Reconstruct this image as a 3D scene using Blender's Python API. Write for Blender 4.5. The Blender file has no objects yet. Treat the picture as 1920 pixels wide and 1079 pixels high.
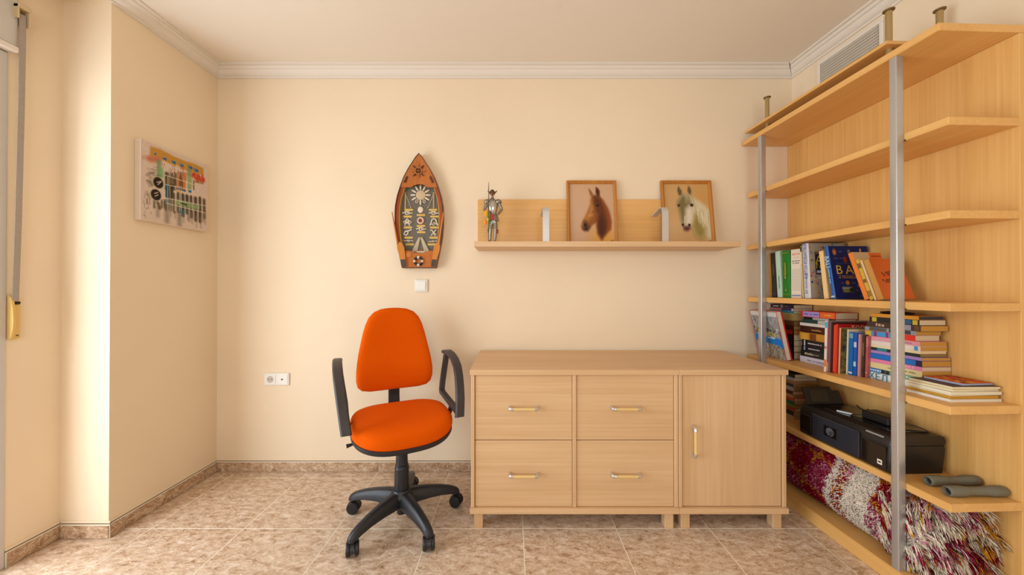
import bpy, bmesh, math, random
import numpy as np
from mathutils import Vector, Matrix

random.seed(7)
rng = np.random.default_rng(7)
scene = bpy.context.scene
C = scene.collection
PI = math.pi

# ------------------------------------------------------------------ camera
cam_data = bpy.data.cameras.new('camera')
cam_data.sensor_fit = 'HORIZONTAL'
cam_data.sensor_width = 36.0
cam_data.lens = 652.0 / 1920.0 * 36.0
cam_data.clip_start = 0.02
cam = bpy.data.objects.new('camera', cam_data)
C.objects.link(cam)
cam.location = (0, 0, 1.15)
cam.rotation_euler = (math.radians(90.27), 0, 0)
scene.camera = cam

# ------------------------------------------------------------------ colour management, sky, daylight, added fill
scene.view_settings.view_transform = 'Standard'
scene.view_settings.look = 'None'
scene.view_settings.gamma = 1.0
scene.view_settings.use_curve_mapping = False
scene.view_settings.exposure = -0.10

world = bpy.data.worlds.new('sky')
scene.world = world
world.use_nodes = True
wn = world.node_tree.nodes
wn['Background'].inputs[0].default_value = (0.80, 0.90, 1.0, 1)
wn['Background'].inputs[1].default_value = 1.0

def area_light(name, loc, rot, sx, sy, watts, color):
    l = bpy.data.lights.new(name, 'AREA')
    l.shape = 'RECTANGLE'; l.size = sx; l.size_y = sy
    l.energy = watts; l.color = color
    o = bpy.data.objects.new(name, l); C.objects.link(o)
    o.location = loc; o.rotation_euler = rot
    return o
# daylight entering through the balcony door in the left wall
area_light('window_daylight', (-2.22, 0.20, 1.10), (0, -PI/2, 0), 2.05, 2.40, 98.0, (0.86, 0.93, 1.0))
# fill light added for the cabinet fronts, behind an invented rear window
area_light('added_rear_fill', (0.1, -2.32, 1.45), (PI/2, 0, 0), 2.2, 1.5, 46.0, (0.98, 0.98, 1.0))

# ------------------------------------------------------------------ materials
def srgb(r, g, b):
    f = lambda c: (c/255.0/12.92) if c/255.0 <= 0.04045 else (((c/255.0)+0.055)/1.055)**2.4
    return (f(r), f(g), f(b))

MATS = {}
def mat(key, rgb, rough=0.5, metal=0.0, spec=0.5, var=0.0, scale=20.0, bump=0.0, sheen=0.0, coat=0.0):
    if key in MATS: return MATS[key]
    m = bpy.data.materials.new(key); m.use_nodes = True
    nt = m.node_tree; p = nt.nodes['Principled BSDF']
    c = srgb(*rgb)
    p.inputs['Base Color'].default_value = (*c, 1)
    p.inputs['Roughness'].default_value = rough
    p.inputs['Metallic'].default_value = metal
    p.inputs['Specular IOR Level'].default_value = spec
    if sheen: p.inputs['Sheen Weight'].default_value = sheen
    if coat: p.inputs['Coat Weight'].default_value = coat
    if var or bump:
        tc = nt.nodes.new('ShaderNodeTexCoord')
        nz = nt.nodes.new('ShaderNodeTexNoise')
        nz.inputs['Scale'].default_value = scale; nz.inputs['Detail'].default_value = 4
        nt.links.new(tc.outputs['Object'], nz.inputs['Vector'])
        if var:
            r = nt.nodes.new('ShaderNodeValToRGB')
            r.color_ramp.elements[0].position = 0.3; r.color_ramp.elements[1].position = 0.7
            r.color_ramp.elements[0].color = (*[max(0, x*(1-var)) for x in c], 1)
            r.color_ramp.elements[1].color = (*[min(1, x*(1+var)) for x in c], 1)
            nt.links.new(nz.outputs['Fac'], r.inputs['Fac'])
            nt.links.new(r.outputs['Color'], p.inputs['Base Color'])
        if bump:
            b = nt.nodes.new('ShaderNodeBump'); b.inputs['Strength'].default_value = bump
            b.inputs['Distance'].default_value = 0.01
            nt.links.new(nz.outputs['Fac'], b.inputs['Height'])
            nt.links.new(b.outputs['Normal'], p.inputs['Normal'])
    MATS[key] = m
    return m

def wood(key, dark, light, axis, rough=0.42, fine=90.0, along=1.6, coat=0.0):
    """straight grained timber, grain running along the given object axis"""
    if key in MATS: return MATS[key]
    m = bpy.data.materials.new(key); m.use_nodes = True
    nt = m.node_tree; p = nt.nodes['Principled BSDF']
    tc = nt.nodes.new('ShaderNodeTexCoord')
    mp = nt.nodes.new('ShaderNodeMapping')
    s = [fine]*3; s[axis] = along
    mp.inputs['Scale'].default_value = s
    nt.links.new(tc.outputs['Object'], mp.inputs['Vector'])
    nz = nt.nodes.new('ShaderNodeTexNoise'); nz.inputs['Scale'].default_value = 1.0
    nz.inputs['Detail'].default_value = 3; nz.inputs['Roughness'].default_value = 0.6
    nt.links.new(mp.outputs['Vector'], nz.inputs['Vector'])
    mp2 = nt.nodes.new('ShaderNodeMapping'); s2 = [9.0]*3; s2[axis] = 0.7
    mp2.inputs['Scale'].default_value = s2
    nt.links.new(tc.outputs['Object'], mp2.inputs['Vector'])
    nz2 = nt.nodes.new('ShaderNodeTexNoise'); nz2.inputs['Scale'].default_value = 1.0
    nz2.inputs['Detail'].default_value = 2
    nt.links.new(mp2.outputs['Vector'], nz2.inputs['Vector'])
    mx = nt.nodes.new('ShaderNodeMath'); mx.operation = 'MULTIPLY_ADD'
    mx.inputs[1].default_value = 0.55
    nt.links.new(nz.outputs['Fac'], mx.inputs[0])
    ms = nt.nodes.new('ShaderNodeMath'); ms.operation = 'MULTIPLY'; ms.inputs[1].default_value = 0.45
    nt.links.new(nz2.outputs['Fac'], ms.inputs[0])
    nt.links.new(ms.outputs[0], mx.inputs[2])
    r = nt.nodes.new('ShaderNodeValToRGB')
    r.color_ramp.elements[0].position = 0.34; r.color_ramp.elements[1].position = 0.64
    r.color_ramp.elements[0].color = (*srgb(*dark), 1); r.color_ramp.elements[1].color = (*srgb(*light), 1)
    nt.links.new(mx.outputs[0], r.inputs['Fac'])
    nt.links.new(r.outputs['Color'], p.inputs['Base Color'])
    p.inputs['Roughness'].default_value = rough
    p.inputs['Coat Weight'].default_value = coat
    MATS[key] = m
    return m

def tile_material(name="marbled_ceramic", tone=1.0):
    def sc(r, g_, b): return srgb(r*tone, g_*tone**1.5, b*tone**2.2)
    m = bpy.data.materials.new(name); m.use_nodes = True
    nt = m.node_tree; p = nt.nodes['Principled BSDF']
    tc = nt.nodes.new('ShaderNodeTexCoord'); oi = nt.nodes.new('ShaderNodeObjectInfo')
    mul = nt.nodes.new('ShaderNodeMath'); mul.operation = 'MULTIPLY'; mul.inputs[1].default_value = 37.0
    nt.links.new(oi.outputs['Random'], mul.inputs[0])
    cx = nt.nodes.new('ShaderNodeCombineXYZ')
    for k in range(3): nt.links.new(mul.outputs[0], cx.inputs[k])
    add = nt.nodes.new('ShaderNodeVectorMath'); add.operation = 'ADD'
    nt.links.new(tc.outputs['Object'], add.inputs[0]); nt.links.new(cx.outputs[0], add.inputs[1])
    mp = nt.nodes.new('ShaderNodeMapping'); mp.inputs['Rotation'].default_value = (0, 0, 0.6); mp.inputs['Scale'].default_value = (1.0, 1.9, 1.5)
    nt.links.new(add.outputs[0], mp.inputs['Vector']); add = mp
    # cloudy marbling
    n1 = nt.nodes.new('ShaderNodeTexNoise'); n1.inputs['Scale'].default_value = 22; n1.inputs['Detail'].default_value = 9
    n1.inputs['Roughness'].default_value = 0.68; n1.inputs['Distortion'].default_value = 0.5
    nt.links.new(add.outputs[0], n1.inputs['Vector'])
    r1 = nt.nodes.new('ShaderNodeValToRGB'); e = r1.color_ramp.elements
    e[0].position = 0.30; e[0].color = (*sc(140, 102, 72), 1)
    e[1].position = 0.68; e[1].color = (*sc(236, 220, 204), 1)
    q_ = e.new(0.45); q_.color = (*sc(196, 164, 136), 1)
    q_ = e.new(0.56); q_.color = (*sc(214, 188, 164), 1)
    nt.links.new(n1.outputs['Fac'], r1.inputs['Fac'])
    # pale hair veins
    n2 = nt.nodes.new('ShaderNodeTexNoise'); n2.inputs['Scale'].default_value = 14; n2.inputs['Detail'].default_value = 5
    n2.inputs['Distortion'].default_value = 2.2
    nt.links.new(add.outputs[0], n2.inputs['Vector'])
    r2 = nt.nodes.new('ShaderNodeValToRGB'); e = r2.color_ramp.elements
    e[0].position = 0.47; e[0].color = (0, 0, 0, 1); e[1].position = 0.53; e[1].color = (0, 0, 0, 1)
    q_ = e.new(0.50); q_.color = (0.85, 0.85, 0.85, 1)
    nt.links.new(n2.outputs['Fac'], r2.inputs['Fac'])
    mix = nt.nodes.new('ShaderNodeMix'); mix.data_type = 'RGBA'
    nt.links.new(r2.outputs['Color'], mix.inputs['Factor'])
    nt.links.new(r1.outputs['Color'], mix.inputs['A'])
    mix.inputs['B'].default_value = (*srgb(238, 218, 190), 1)
    nt.links.new(mix.outputs['Result'], p.inputs['Base Color'])
    p.inputs['Roughness'].default_value = 0.30
    p.inputs['Specular IOR Level'].default_value = 0.45
    return m

def attr_material(name, rough=0.6, spec=0.3):
    m = bpy.data.materials.new(name); m.use_nodes = True
    nt = m.node_tree; p = nt.nodes['Principled BSDF']
    a = nt.nodes.new('ShaderNodeAttribute'); a.attribute_name = 'ink'
    nt.links.new(a.outputs['Color'], p.inputs['Base Color'])
    p.inputs['Roughness'].default_value = rough
    p.inputs['Specular IOR Level'].default_value = spec
    return m

def glass_material():
    m = bpy.data.materials.new('window_glass'); m.use_nodes = True
    nt = m.node_tree; nt.nodes.clear()
    out = nt.nodes.new('ShaderNodeOutputMaterial')
    tr = nt.nodes.new('ShaderNodeBsdfTransparent'); tr.inputs[0].default_value = (0.96, 0.98, 0.97, 1)
    gl = nt.nodes.new('ShaderNodeBsdfGlossy'); gl.inputs['Roughness'].default_value = 0.02
    fr = nt.nodes.new('ShaderNodeFresnel'); fr.inputs[0].default_value = 1.3
    mx = nt.nodes.new('ShaderNodeMixShader')
    nt.links.new(fr.outputs[0], mx.inputs[0]); nt.links.new(tr.outputs[0], mx.inputs[1]); nt.links.new(gl.outputs[0], mx.inputs[2])
    nt.links.new(mx.outputs[0], out.inputs[0])
    return m

WALL = mat('cream_wall_paint', (240, 219, 190), 0.85, spec=0.2, var=0.015, scale=3, bump=0.0)
CEIL = mat('ceiling_paint', (236, 224, 208), 0.9, spec=0.15)
CROWN = mat('crown_plaster', (232, 222, 210), 0.7, spec=0.25)
GROUT = mat('grout', (244, 234, 214), 0.85, spec=0.2)
TILE = tile_material()
TILE2 = tile_material('shade_toned_skirting', 0.90)  # same ceramic, darkened and warmed to carry the shade on the skirting
BX = wood('beech_grain_x', (208, 165, 119), (224, 185, 141), 0)
BY = wood('beech_grain_y', (208, 165, 119), (224, 185, 141), 1)
BZ = wood('beech_grain_z', (208, 165, 119), (224, 185, 141), 2)
HY = wood('shade_warmed_beech_y', (220, 164, 90), (234, 182, 110), 1)  # same beech, with the saturated warmth of shade put into the bookcase colour
HZ_ = wood('shade_warmed_beech_z', (220, 164, 90), (236, 186, 114), 2)
HX_ = wood('shade_warmed_beech_x', (218, 162, 90), (232, 180, 110), 0)  # wall shelf back panel: beech coloured warmer to stand for its shade
ALU = mat('brushed_aluminium', (190, 188, 188), 0.30, metal=0.65, var=0.02, scale=60)
BRONZE = mat('bronzed_tube', (178, 152, 102), 0.36, metal=0.55)
BRONZED = mat('bronzed_cap', (128, 102, 62), 0.4, metal=0.5)
CHROME = mat('satin_chrome', (214, 210, 206), 0.25, metal=0.8)
HANDLEWOOD = mat('handle_wood', (226, 190, 122), 0.35)
BLACKPL = mat('black_plastic', (34, 34, 40), 0.42, spec=0.5, var=0.1, scale=40)
ARMPL = mat('worn_armrest_plastic', (58, 52, 52), 0.5, var=0.12, scale=14)
ORANGE = mat('orange_fabric', (228, 90, 0), 0.9, spec=0.08, var=0.05, scale=320, bump=0.08)
WHITEPL = mat('white_switch_plastic', (238, 232, 222), 0.35)
CREAMPL = mat('cream_plastic', (226, 188, 112), 0.4)
PVC = mat('white_window_pvc', (206, 200, 192), 0.45)
STRAPM = mat('grey_woven_strap', (168, 156, 144), 0.85, var=0.12, scale=260)
DARK = mat('dark_slot', (30, 22, 18), 0.8)
PRINT = attr_material('printed_paper', 0.55)
CANVASM = attr_material('painted_canvas', 0.75)
YARN = attr_material('wool_yarn', 0.95, 0.1)

# ------------------------------------------------------------------ mesh helpers
class G:
    """collects shapes, then links them as ONE mesh object"""
    def __init__(s): s.v = []; s.f = []; s.m = []
    def add(s, vs, fs, M=None, mi=0):
        b = len(s.v)
        if M is not None: vs = [M @ Vector(p) for p in vs]
        s.v += [tuple(p) for p in vs]
        s.f += [tuple(b+i for i in f) for f in fs]
        s.m += [mi]*len(fs)
        return s
    def box(s, x0, x1, y0, y1, z0, z1, b=0.0, M=None, mi=0):
        lo = (x0, y0, z0); hi = (x1, y1, z1)
        if b <= 0:
            vs = [(x, y, z) for x in (x0, x1) for y in (y0, y1) for z in (z0, z1)]
            fs = [(0,1,3,2), (4,6,7,5), (0,4,5,1), (2,3,7,6), (0,2,6,4), (1,5,7,3)]
            return s.add(vs, fs, M, mi)
        b = min(b, 0.49*min(abs(hi[i]-lo[i]) for i in range(3)))
        vs = []; idx = {}
        for sx in (0, 1):
            for sy in (0, 1):
                for sz in (0, 1):
                    c = (sx, sy, sz)
                    for a in range(3):
                        p = []
                        for k in range(3):
                            e = hi[k] if c[k] else lo[k]
                            if k != a: e += -b if c[k] else b
                            p.append(e)
                        idx[(c, a)] = len(vs); vs.append(tuple(p))
        fs = []
        for a in range(3):
            o = [k for k in range(3) if k != a]
            for sg in (0, 1):
                q = []
                for (i, j) in ((0,0), (1,0), (1,1), (0,1)):
                    c = [0,0,0]; c[a] = sg; c[o[0]] = i; c[o[1]] = j
                    q.append(idx[(tuple(c), a)])
                fs.append(tuple(q))
        for c3 in range(3):
            a, b2 = [k for k in range(3) if k != c3]
            for i in (0, 1):
                for j in (0, 1):
                    c0 = [0,0,0]; c0[a] = i; c0[b2] = j; c1 = list(c0); c1[c3] = 1
                    c0 = tuple(c0); c1 = tuple(c1)
                    fs.append((idx[(c0, a)], idx[(c1, a)], idx[(c1, b2)], idx[(c0, b2)]))
        for c in [(i, j, k) for i in (0,1) for j in (0,1) for k in (0,1)]:
            fs.append((idx[(c, 0)], idx[(c, 1)], idx[(c, 2)]))
        return s.add(vs, fs, M, mi)
    def loft(s, rings, cap=True, closed=False, M=None, mi=0):
        n = len(rings[0]); vs = [p for r in rings for p in r]; fs = []
        R = len(rings)
        for i in range(R if closed else R-1):
            a = i*n; b = ((i+1) % R)*n
            for j in range(n):
                k = (j+1) % n
                fs.append((a+j, a+k, b+k, b+j))
        if cap and not closed:
            fs.append(tuple(range(n-1, -1, -1))); fs.append(tuple((R-1)*n+j for j in range(n)))
        return s.add(vs, fs, M, mi)
    def lathe(s, prof, seg=24, M=None, mi=0):
        rings = []
        for r, z in prof:
            r = max(r, 1e-5)
            rings.append([(r*math.cos(2*PI*k/seg), r*math.sin(2*PI*k/seg), z) for k in range(seg)])
        return s.loft(rings, True, False, M, mi)
    def tube(s, pts, r, seg=8, closed=False, M=None, mi=0, flat=1.0):
        pts = [Vector(p) for p in pts]; n = len(pts)
        rr = r if isinstance(r, (list, tuple)) else [r]*n
        rings = []; ref = None
        for i in range(n):
            if closed: t = pts[(i+1) % n]-pts[i-1]
            else: t = pts[min(i+1, n-1)]-pts[max(i-1, 0)]
            t.normalize()
            if ref is None:
                ref = Vector((0, 0, 1)) if abs(t.z) < 0.9 else Vector((1, 0, 0))
            u = ref - t*ref.dot(t)
            if u.length < 1e-5: u = t.orthogonal()
            u.normalize(); w = t.cross(u); ref = u
            rings.append([tuple(pts[i] + u*(rr[i]*math.cos(2*PI*k/seg)*flat) + w*(rr[i]*math.sin(2*PI*k/seg))) for k in range(seg)])
        return s.loft(rings, True, closed, M, mi)
    def prism(s, poly, y0, y1, M=None, mi=0):
        """poly in x,z extruded along y"""
        return s.loft([[(x, y0, z) for x, z in poly], [(x, y1, z) for x, z in poly]], True, False, M, mi)
    def sphere(s, c, r, seg=12, rings=8, sc=(1,1,1), M=None, mi=0):
        pr = []
        for i in range(rings+1):
            a = -PI/2 + PI*i/rings
            rad = max(1e-5, r*math.cos(a)); z = r*math.sin(a)
            pr.append([(c[0]+sc[0]*rad*math.cos(2*PI*k/seg), c[1]+sc[1]*rad*math.sin(2*PI*k/seg), c[2]+sc[2]*z) for k in range(seg)])
        return s.loft(pr, True, False, M, mi)
    def build(s, name, mats, parent=None, loc=None, rot=None, smooth=True, angle=35, M=None, recalc=True):
        me = bpy.data.meshes.new(name)
        me.from_pydata(s.v, [], s.f)
        if not isinstance(mats, (list, tuple)): mats = [mats]
        for m_ in mats: me.materials.append(m_)
        if len(mats) > 1: me.polygons.foreach_set('material_index', s.m)
        if recalc:
            bm = bmesh.new(); bm.from_mesh(me)
            bmesh.ops.recalc_face_normals(bm, faces=bm.faces); bm.to_mesh(me); bm.free()
        if smooth:
            me.polygons.foreach_set('use_smooth', [True]*len(me.polygons))
            me.set_sharp_from_angle(angle=math.radians(angle))
        me.update()
        o = bpy.data.objects.new(name, me); C.objects.link(o)
        if parent: o.parent = parent
        if loc: o.location = loc
        if rot: o.rotation_euler = rot
        if M is not None: o.matrix_local = M
        return o

def tag(o, label, cat, group=None):
    o['label'] = label; o['category'] = cat
    if group: o['group'] = group
    return o
def structure(o, label=None):
    o['kind'] = 'structure'
    if label: o['label'] = label
    return o
def thing(name, label, cat, loc=(0,0,0), rotz=0.0, group=None, M=None):
    o = bpy.data.objects.new(name, None); C.objects.link(o)
    o.empty_display_size = 0.05
    o.location = loc; o.rotation_euler = (0, 0, rotz)
    if M is not None: o.matrix_world = M
    return tag(o, label, cat, group)
def T(x, y, z): return Matrix.Translation((x, y, z))
def RX(a): return Matrix.Rotation(a, 4, 'X')
def RY(a): return Matrix.Rotation(a, 4, 'Y')
def RZ(a): return Matrix.Rotation(a, 4, 'Z')
def basis(right, up, origin):
    r = Vector(right).normalized(); u = Vector(up).normalized(); n = r.cross(u)
    M = Matrix(((r.x, u.x, n.x, origin[0]), (r.y, u.y, n.y, origin[1]), (r.z, u.z, n.z, origin[2]), (0,0,0,1)))
    return M

TEXTS = {}
def lettering(text, size, material, parent, M, xs=1.0, bold=0.0):
    """flat printed lettering, centred, in the XY plane of M"""
    key = (text, bold)
    if key not in TEXTS:
        cu = bpy.data.curves.new('lettering', 'FONT'); cu.body = text
        cu.align_x = 'CENTER'; cu.align_y = 'CENTER'; cu.size = 1.0
        cu.resolution_u = 2; cu.offset = bold; cu.fill_mode = 'FRONT' if hasattr(cu, 'fill_mode') else cu.fill_mode
        to = bpy.data.objects.new('lettering', cu)
        C.objects.link(to)
        dg = bpy.context.evaluated_depsgraph_get()
        me = bpy.data.meshes.new_from_object(to.evaluated_get(dg))
        bpy.data.objects.remove(to); bpy.data.curves.remove(cu)
        co = [v.co.copy() for v in me.vertices]
        if co:
            cx = (min(c.x for c in co)+max(c.x for c in co))/2; cy = (min(c.y for c in co)+max(c.y for c in co))/2
            for v in me.vertices: v.co.x -= cx; v.co.y -= cy
        TEXTS[key] = me
    me = TEXTS[key].copy()
    for v in me.vertices: v.co = (v.co.x*size*xs, v.co.y*size, 0)
    me.materials.clear(); me.materials.append(material)
    o = bpy.data.objects.new('lettering', me); C.objects.link(o)
    o.parent = parent; o.matrix_local = M
    return o

# ------------------------------------------------------------------ painted prints (colour carried by a fine mesh)
class Canvas:
    def __init__(s, nx, ny, rgb):
        s.nx = nx; s.ny = ny
        s.u, s.v = np.meshgrid((np.arange(nx)+0.5)/nx, (np.arange(ny)+0.5)/ny)
        s.asp = ny/nx
        s.img = np.ones((ny, nx, 3))*np.array(rgb, float)
    def mix(s, a, rgb):
        a = np.clip(a, 0, 1)[..., None]
        s.img = s.img*(1-a)+np.array(rgb, float)*a
    def poly(s, pts, rgb, soft=0.01, alpha=1.0):
        x = s.u; y = s.v; inside = np.zeros_like(x, bool); dist = np.full_like(x, 9.0)
        n = len(pts)
        for i in range(n):
            x0, y0 = pts[i]; x1, y1 = pts[(i+1) % n]
            c = ((y0 > y) != (y1 > y)) & (x < (x1-x0)*(y-y0)/((y1-y0) if y1 != y0 else 1e-9)+x0)
            inside ^= c
            dx, dy = x1-x0, y1-y0; L = dx*dx+dy*dy+1e-12
            t = np.clip(((x-x0)*dx+(y-y0)*dy)/L, 0, 1)
            dist = np.minimum(dist, np.hypot(x-x0-t*dx, y-y0-t*dy))
        sd = np.where(inside, dist, -dist)
        s.mix(alpha*np.clip(0.5+sd/max(soft, 1e-4)/2, 0, 1), rgb)
    def ell(s, cx, cy, rx, ry, rgb, soft=0.25, alpha=1.0, rot=0.0):
        c, n = math.cos(rot), math.sin(rot)
        X = (s.u-cx); Y = (s.v-cy)
        a = (X*c+Y*n)/rx; b = (-X*n+Y*c)/ry
        d = np.sqrt(a*a+b*b)
        s.mix(alpha*np.clip((1-d)/soft, 0, 1), rgb)
    def line(s, p0, p1, w, rgb, soft=0.005, alpha=1.0):
        dx, dy = p1[0]-p0[0], p1[1]-p0[1]; L = dx*dx+dy*dy+1e-12
        t = np.clip(((s.u-p0[0])*dx+(s.v-p0[1])*dy)/L, 0, 1)
        d = np.hypot(s.u-p0[0]-t*dx, s.v-p0[1]-t*dy)
        s.mix(alpha*np.clip((w/2-d)/soft+0.5, 0, 1), rgb)
    def rect(s, u0, v0, u1, v1, rgb, alpha=1.0, soft=0.006):
        s.poly([(u0, v0), (u1, v0), (u1, v1), (u0, v1)], rgb, soft, alpha)
    def grain(s, amt):
        s.img = s.img*(1+amt*(rng.random((s.ny, s.nx, 1))-0.5)*2)
    def build(s, name, w, h, material, parent, M):
        """plane in XY of M, x right 0..w, y up 0..h"""
        nx, ny = s.nx, s.ny
        gx = np.linspace(0, w, nx); gy = np.linspace(h, 0, ny)
        X, Y = np.meshgrid(gx, gy)
        vs = np.stack([X.ravel(), Y.ravel(), np.zeros(nx*ny)], 1)
        i = np.arange(nx*ny).reshape(ny, nx)
        fs = np.stack([i[1:, :-1].ravel(), i[1:, 1:].ravel(), i[:-1, 1:].ravel(), i[:-1, :-1].ravel()], 1)
        me = bpy.data.meshes.new(name)
        me.from_pydata(vs.tolist(), [], fs.tolist())
        c = np.clip(s.img/255.0, 0, 1)
        lin = np.where(c <= 0.04045, c/12.92, ((c+0.055)/1.055)**2.4)
        at = me.color_attributes.new('ink', 'FLOAT_COLOR', 'POINT')
        at.data.foreach_set('color', np.concatenate([lin.reshape(-1, 3), np.ones((nx*ny, 1))], 1).ravel().astype(np.float32))
        me.materials.append(material)
        o = bpy.data.objects.new(name, me); C.objects.link(o)
        o.parent = parent; o.matrix_local = M
        return o

# ================================================================== THE ROOM
D = 2.20            # distance of the back wall
XL = -1.865         # face of the pier at the far left
XW = -2.090         # face of the window wall
YP = 1.613          # front face of the pier
YR = -2.20          # rear wall
HC = 2.545          # ceiling height
XR0, XRS = 1.775, 0.05
def xr(y): return XR0 + XRS*(D-y)
WY0, WY1, WZ1 = -1.00, 1.437, 2.13     # balcony door opening

g = G(); g.box(-2.30, 2.15, YR-0.15, D+0.15, -0.12, -0.0008)
floor = structure(g.build('floor', GROUT, smooth=False))
TS = 0.4465
gap = 0.0032
tile_meshes = {}
def tile_obj(name, sx, sy, th, parent, M, ch=0.0012):
    key = (name, round(sx, 4), round(sy, 4), th)
    if key not in tile_meshes:
        q = G(); q.box(-sx/2, sx/2, -sy/2, sy/2, 0, th, ch)
        o = q.build(name, TILE, smooth=False); tile_meshes[key] = o.data
    else:
        o = bpy.data.objects.new(name, tile_meshes[key]); C.objects.link(o)
    o.parent = parent; o.matrix_local = M
    return o
ys = [D-0.001] + [2.121 - TS*k for k in range(10)]
ys = [y for y in ys if y > YR] + [YR+0.002]
xs0 = -1.734
xs = [xs0 + TS*k for k in range(-1, 9)]
for r in range(len(ys)-1):
    y1, y0 = ys[r], ys[r+1]
    left = XL+0.001 if y0 > YP-0.1 else XW+0.001
    right = xr(y1)-0.001
    cols = [left] + [x for x in xs if left+0.02 < x < right-0.02] + [right]
    for c in range(len(cols)-1):
        a, b = cols[c]+gap/2, cols[c+1]-gap/2
        lo, hi = y0+gap/2, y1-gap/2
        tile_obj('floor_tile', b-a, hi-lo, 0.008, floor, T((a+b)/2, (lo+hi)/2, -0.008))

g = G(); g.box(-2.30, 2.15, D, D+0.15, -0.12, HC+0.12)
structure(g.build('wall_back', WALL, smooth=False))
g = G()
g.box(-2.30, XL, YP, D, -0.12, HC+0.12)                 # pier
g.box(-2.30, XW, WY1, YP, -0.12, HC+0.12)               # strip beside the door
g.box(-2.30, XW, WY0, WY1, WZ1+0.26, HC+0.12)           # above the shutter box
g.box(-2.30, XW, YR, WY0, -0.12, HC+0.12)
g.box(XW, XL, YR, YP, 2.487, HC+0.12)                   # dropped soffit over the recess
structure(g.build('wall_left', WALL, smooth=False))
g = G()
g.add([(xr(D), D, -0.12), (xr(YR), YR, -0.12), (2.30, YR, -0.12), (2.30, D, -0.12),
       (xr(D), D, HC+0.12), (xr(YR), YR, HC+0.12), (2.30, YR, HC+0.12), (2.30, D, HC+0.12)],
      [(0,1,2,3), (4,5,6,7), (0,1,5,4), (1,2,6,5), (2,3,7,6), (3,0,4,7)])
structure(g.build('wall_right', WALL, smooth=False))
# rear wall, with an opening made for the added window
g = G()
g.box(-2.30, -1.0, YR-0.15, YR, -0.12, HC+0.12); g.box(1.2, 2.30, YR-0.15, YR, -0.12, HC+0.12)
g.box(-1.0, 1.2, YR-0.15, YR, -0.12, 0.70); g.box(-1.0, 1.2, YR-0.15, YR, 2.20, HC+0.12)
structure(g.build('wall_rear', WALL, smooth=False))
g = G(); g.box(-2.30, 2.30, YR-0.15, D+0.15, HC, HC+0.12)
structure(g.build('ceiling', CEIL, smooth=False))
GLASS = glass_material()
g = G()
for x0, x1, z0, z1 in ((-1.0, -0.94, 0.70, 2.20), (1.14, 1.2, 0.70, 2.20), (0.07, 0.13, 0.76, 2.14), (-0.94, 1.14, 0.70, 0.76), (-0.94, 1.14, 2.14, 2.20)):
    g.box(x0, x1, YR-0.09, YR-0.03, z0, z1, 0.004)
w2 = structure(g.build('added_rear_window', PVC))  # unseen window, added to let the rear fill light in
for x0, x1 in ((-0.94, 0.07), (0.13, 1.14)):
    q = G(); q.box(x0, x1, YR-0.064, YR-0.060, 0.76, 2.14); q.build('pane', GLASS, w2, smooth=False)

# ---- crown moulding: stepped cove, mitred in the corners
prof = [(0.0, 0.000), (0.010, 0.000), (0.010, 0.009), (0.017, 0.011), (0.026, 0.017), (0.034, 0.026), (0.040, 0.036),
        (0.050, 0.039), (0.055, 0.045), (0.055, 0.050), (0.072, 0.052), (0.072, 0.061)]
ZC0 = 2.4845
def crown_run(name, a, b, na, nb, inward):
    """profile swept from a to b; na / nb: mitre factors per unit of projection along the run"""
    a = Vector(a); b = Vector(b); d = (b-a).normalized(); n = Vector(inward).normalized()
    rings = []
    for P, k in ((a, na), (b, nb)):
        ring = [(P + n*o + d*(k*o)) for o, _ in prof]
        ring = [(q.x, q.y, ZC0+z) for q, (_, z) in zip(ring, prof)] + [(P.x, P.y, ZC0+0.061)]
        rings.append(ring)
    q = G(); q.loft(rings, True)
    return structure(q.build(name, CROWN, smooth=True, angle=25))
crown_run('trim_1', (XL, D), (XL, YR), 1.0, 0.0, (1, 0))
crown_run('trim_2', (XL, D), (xr(D), D), 1.0, -1.05, (0, -1))
crown_run('trim_3', (xr(D), D), (xr(YR), YR), 0.95, 0.0, (-1, -XRS))

# ---- tiled skirting: grout backing, tiles standing proud
def skirting(name, a, b, inward, joints, h=0.060):
    a = Vector((a[0], a[1], 0)); b = Vector((b[0], b[1], 0)); L = (b-a).length
    d = (b-a).normalized(); n = Vector((inward[0], inward[1], 0)).normalized()
    M = Matrix(((d.x, n.x, 0, a.x), (d.y, n.y, 0, a.y), (0, 0, 1, 0), (0, 0, 0, 1)))
    q = G(); q.box(0, L, 0.0002, 0.006, 0.0, h+0.0035, 0.0012, M); q.box(0, L, 0.0002, 0.0045, h+0.0075, h+0.018, 0.002, M, 1); q.box(0, L, 0.0002, 0.003, h+0.0036, h+0.0074, 0.0, M, 2)
    o = structure(q.build(name, [GROUT, WALL, mat('skirting_gap', (120, 96, 70), 0.9)]))
    js = [0.0] + [j for j in joints if 0.02 < j < L-0.02] + [L]
    for i in range(len(js)-1):
        s0, s1 = js[i]+0.0016, js[i+1]-0.0016
        th = 0.010
        key = ('skirting_tile', round(s1-s0, 4))
        if key not in tile_meshes:
            t = G(); t.box(-(s1-s0)/2, (s1-s0)/2, 0.0062, th, 0.0022, h, 0.0014); ob = t.build('skirting_tile', TILE2, smooth=False); tile_meshes[key] = ob.data
        else:
            ob = bpy.data.objects.new('skirting_tile', tile_meshes[key]); C.objects.link(ob)
        ob.parent = o; ob.matrix_local = M @ T((s0+s1)/2, 0, 0)
    return o
skirting('baseboard_back', (XL+0.011, D), (1.45, D), (0, -1), [x-XL-0.011 for x in xs])
skirting('baseboard_left', (XL, YP+0.0), (XL, D), (1, 0), [1.6737-YP, 2.121-YP])
skirting('baseboard_pier', (XW+0.011, YP), (XL+0.010, YP), (0, -1), [])
skirting('baseboard_window', (XW, WY1), (XW, YP), (1, 0), [])

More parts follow.
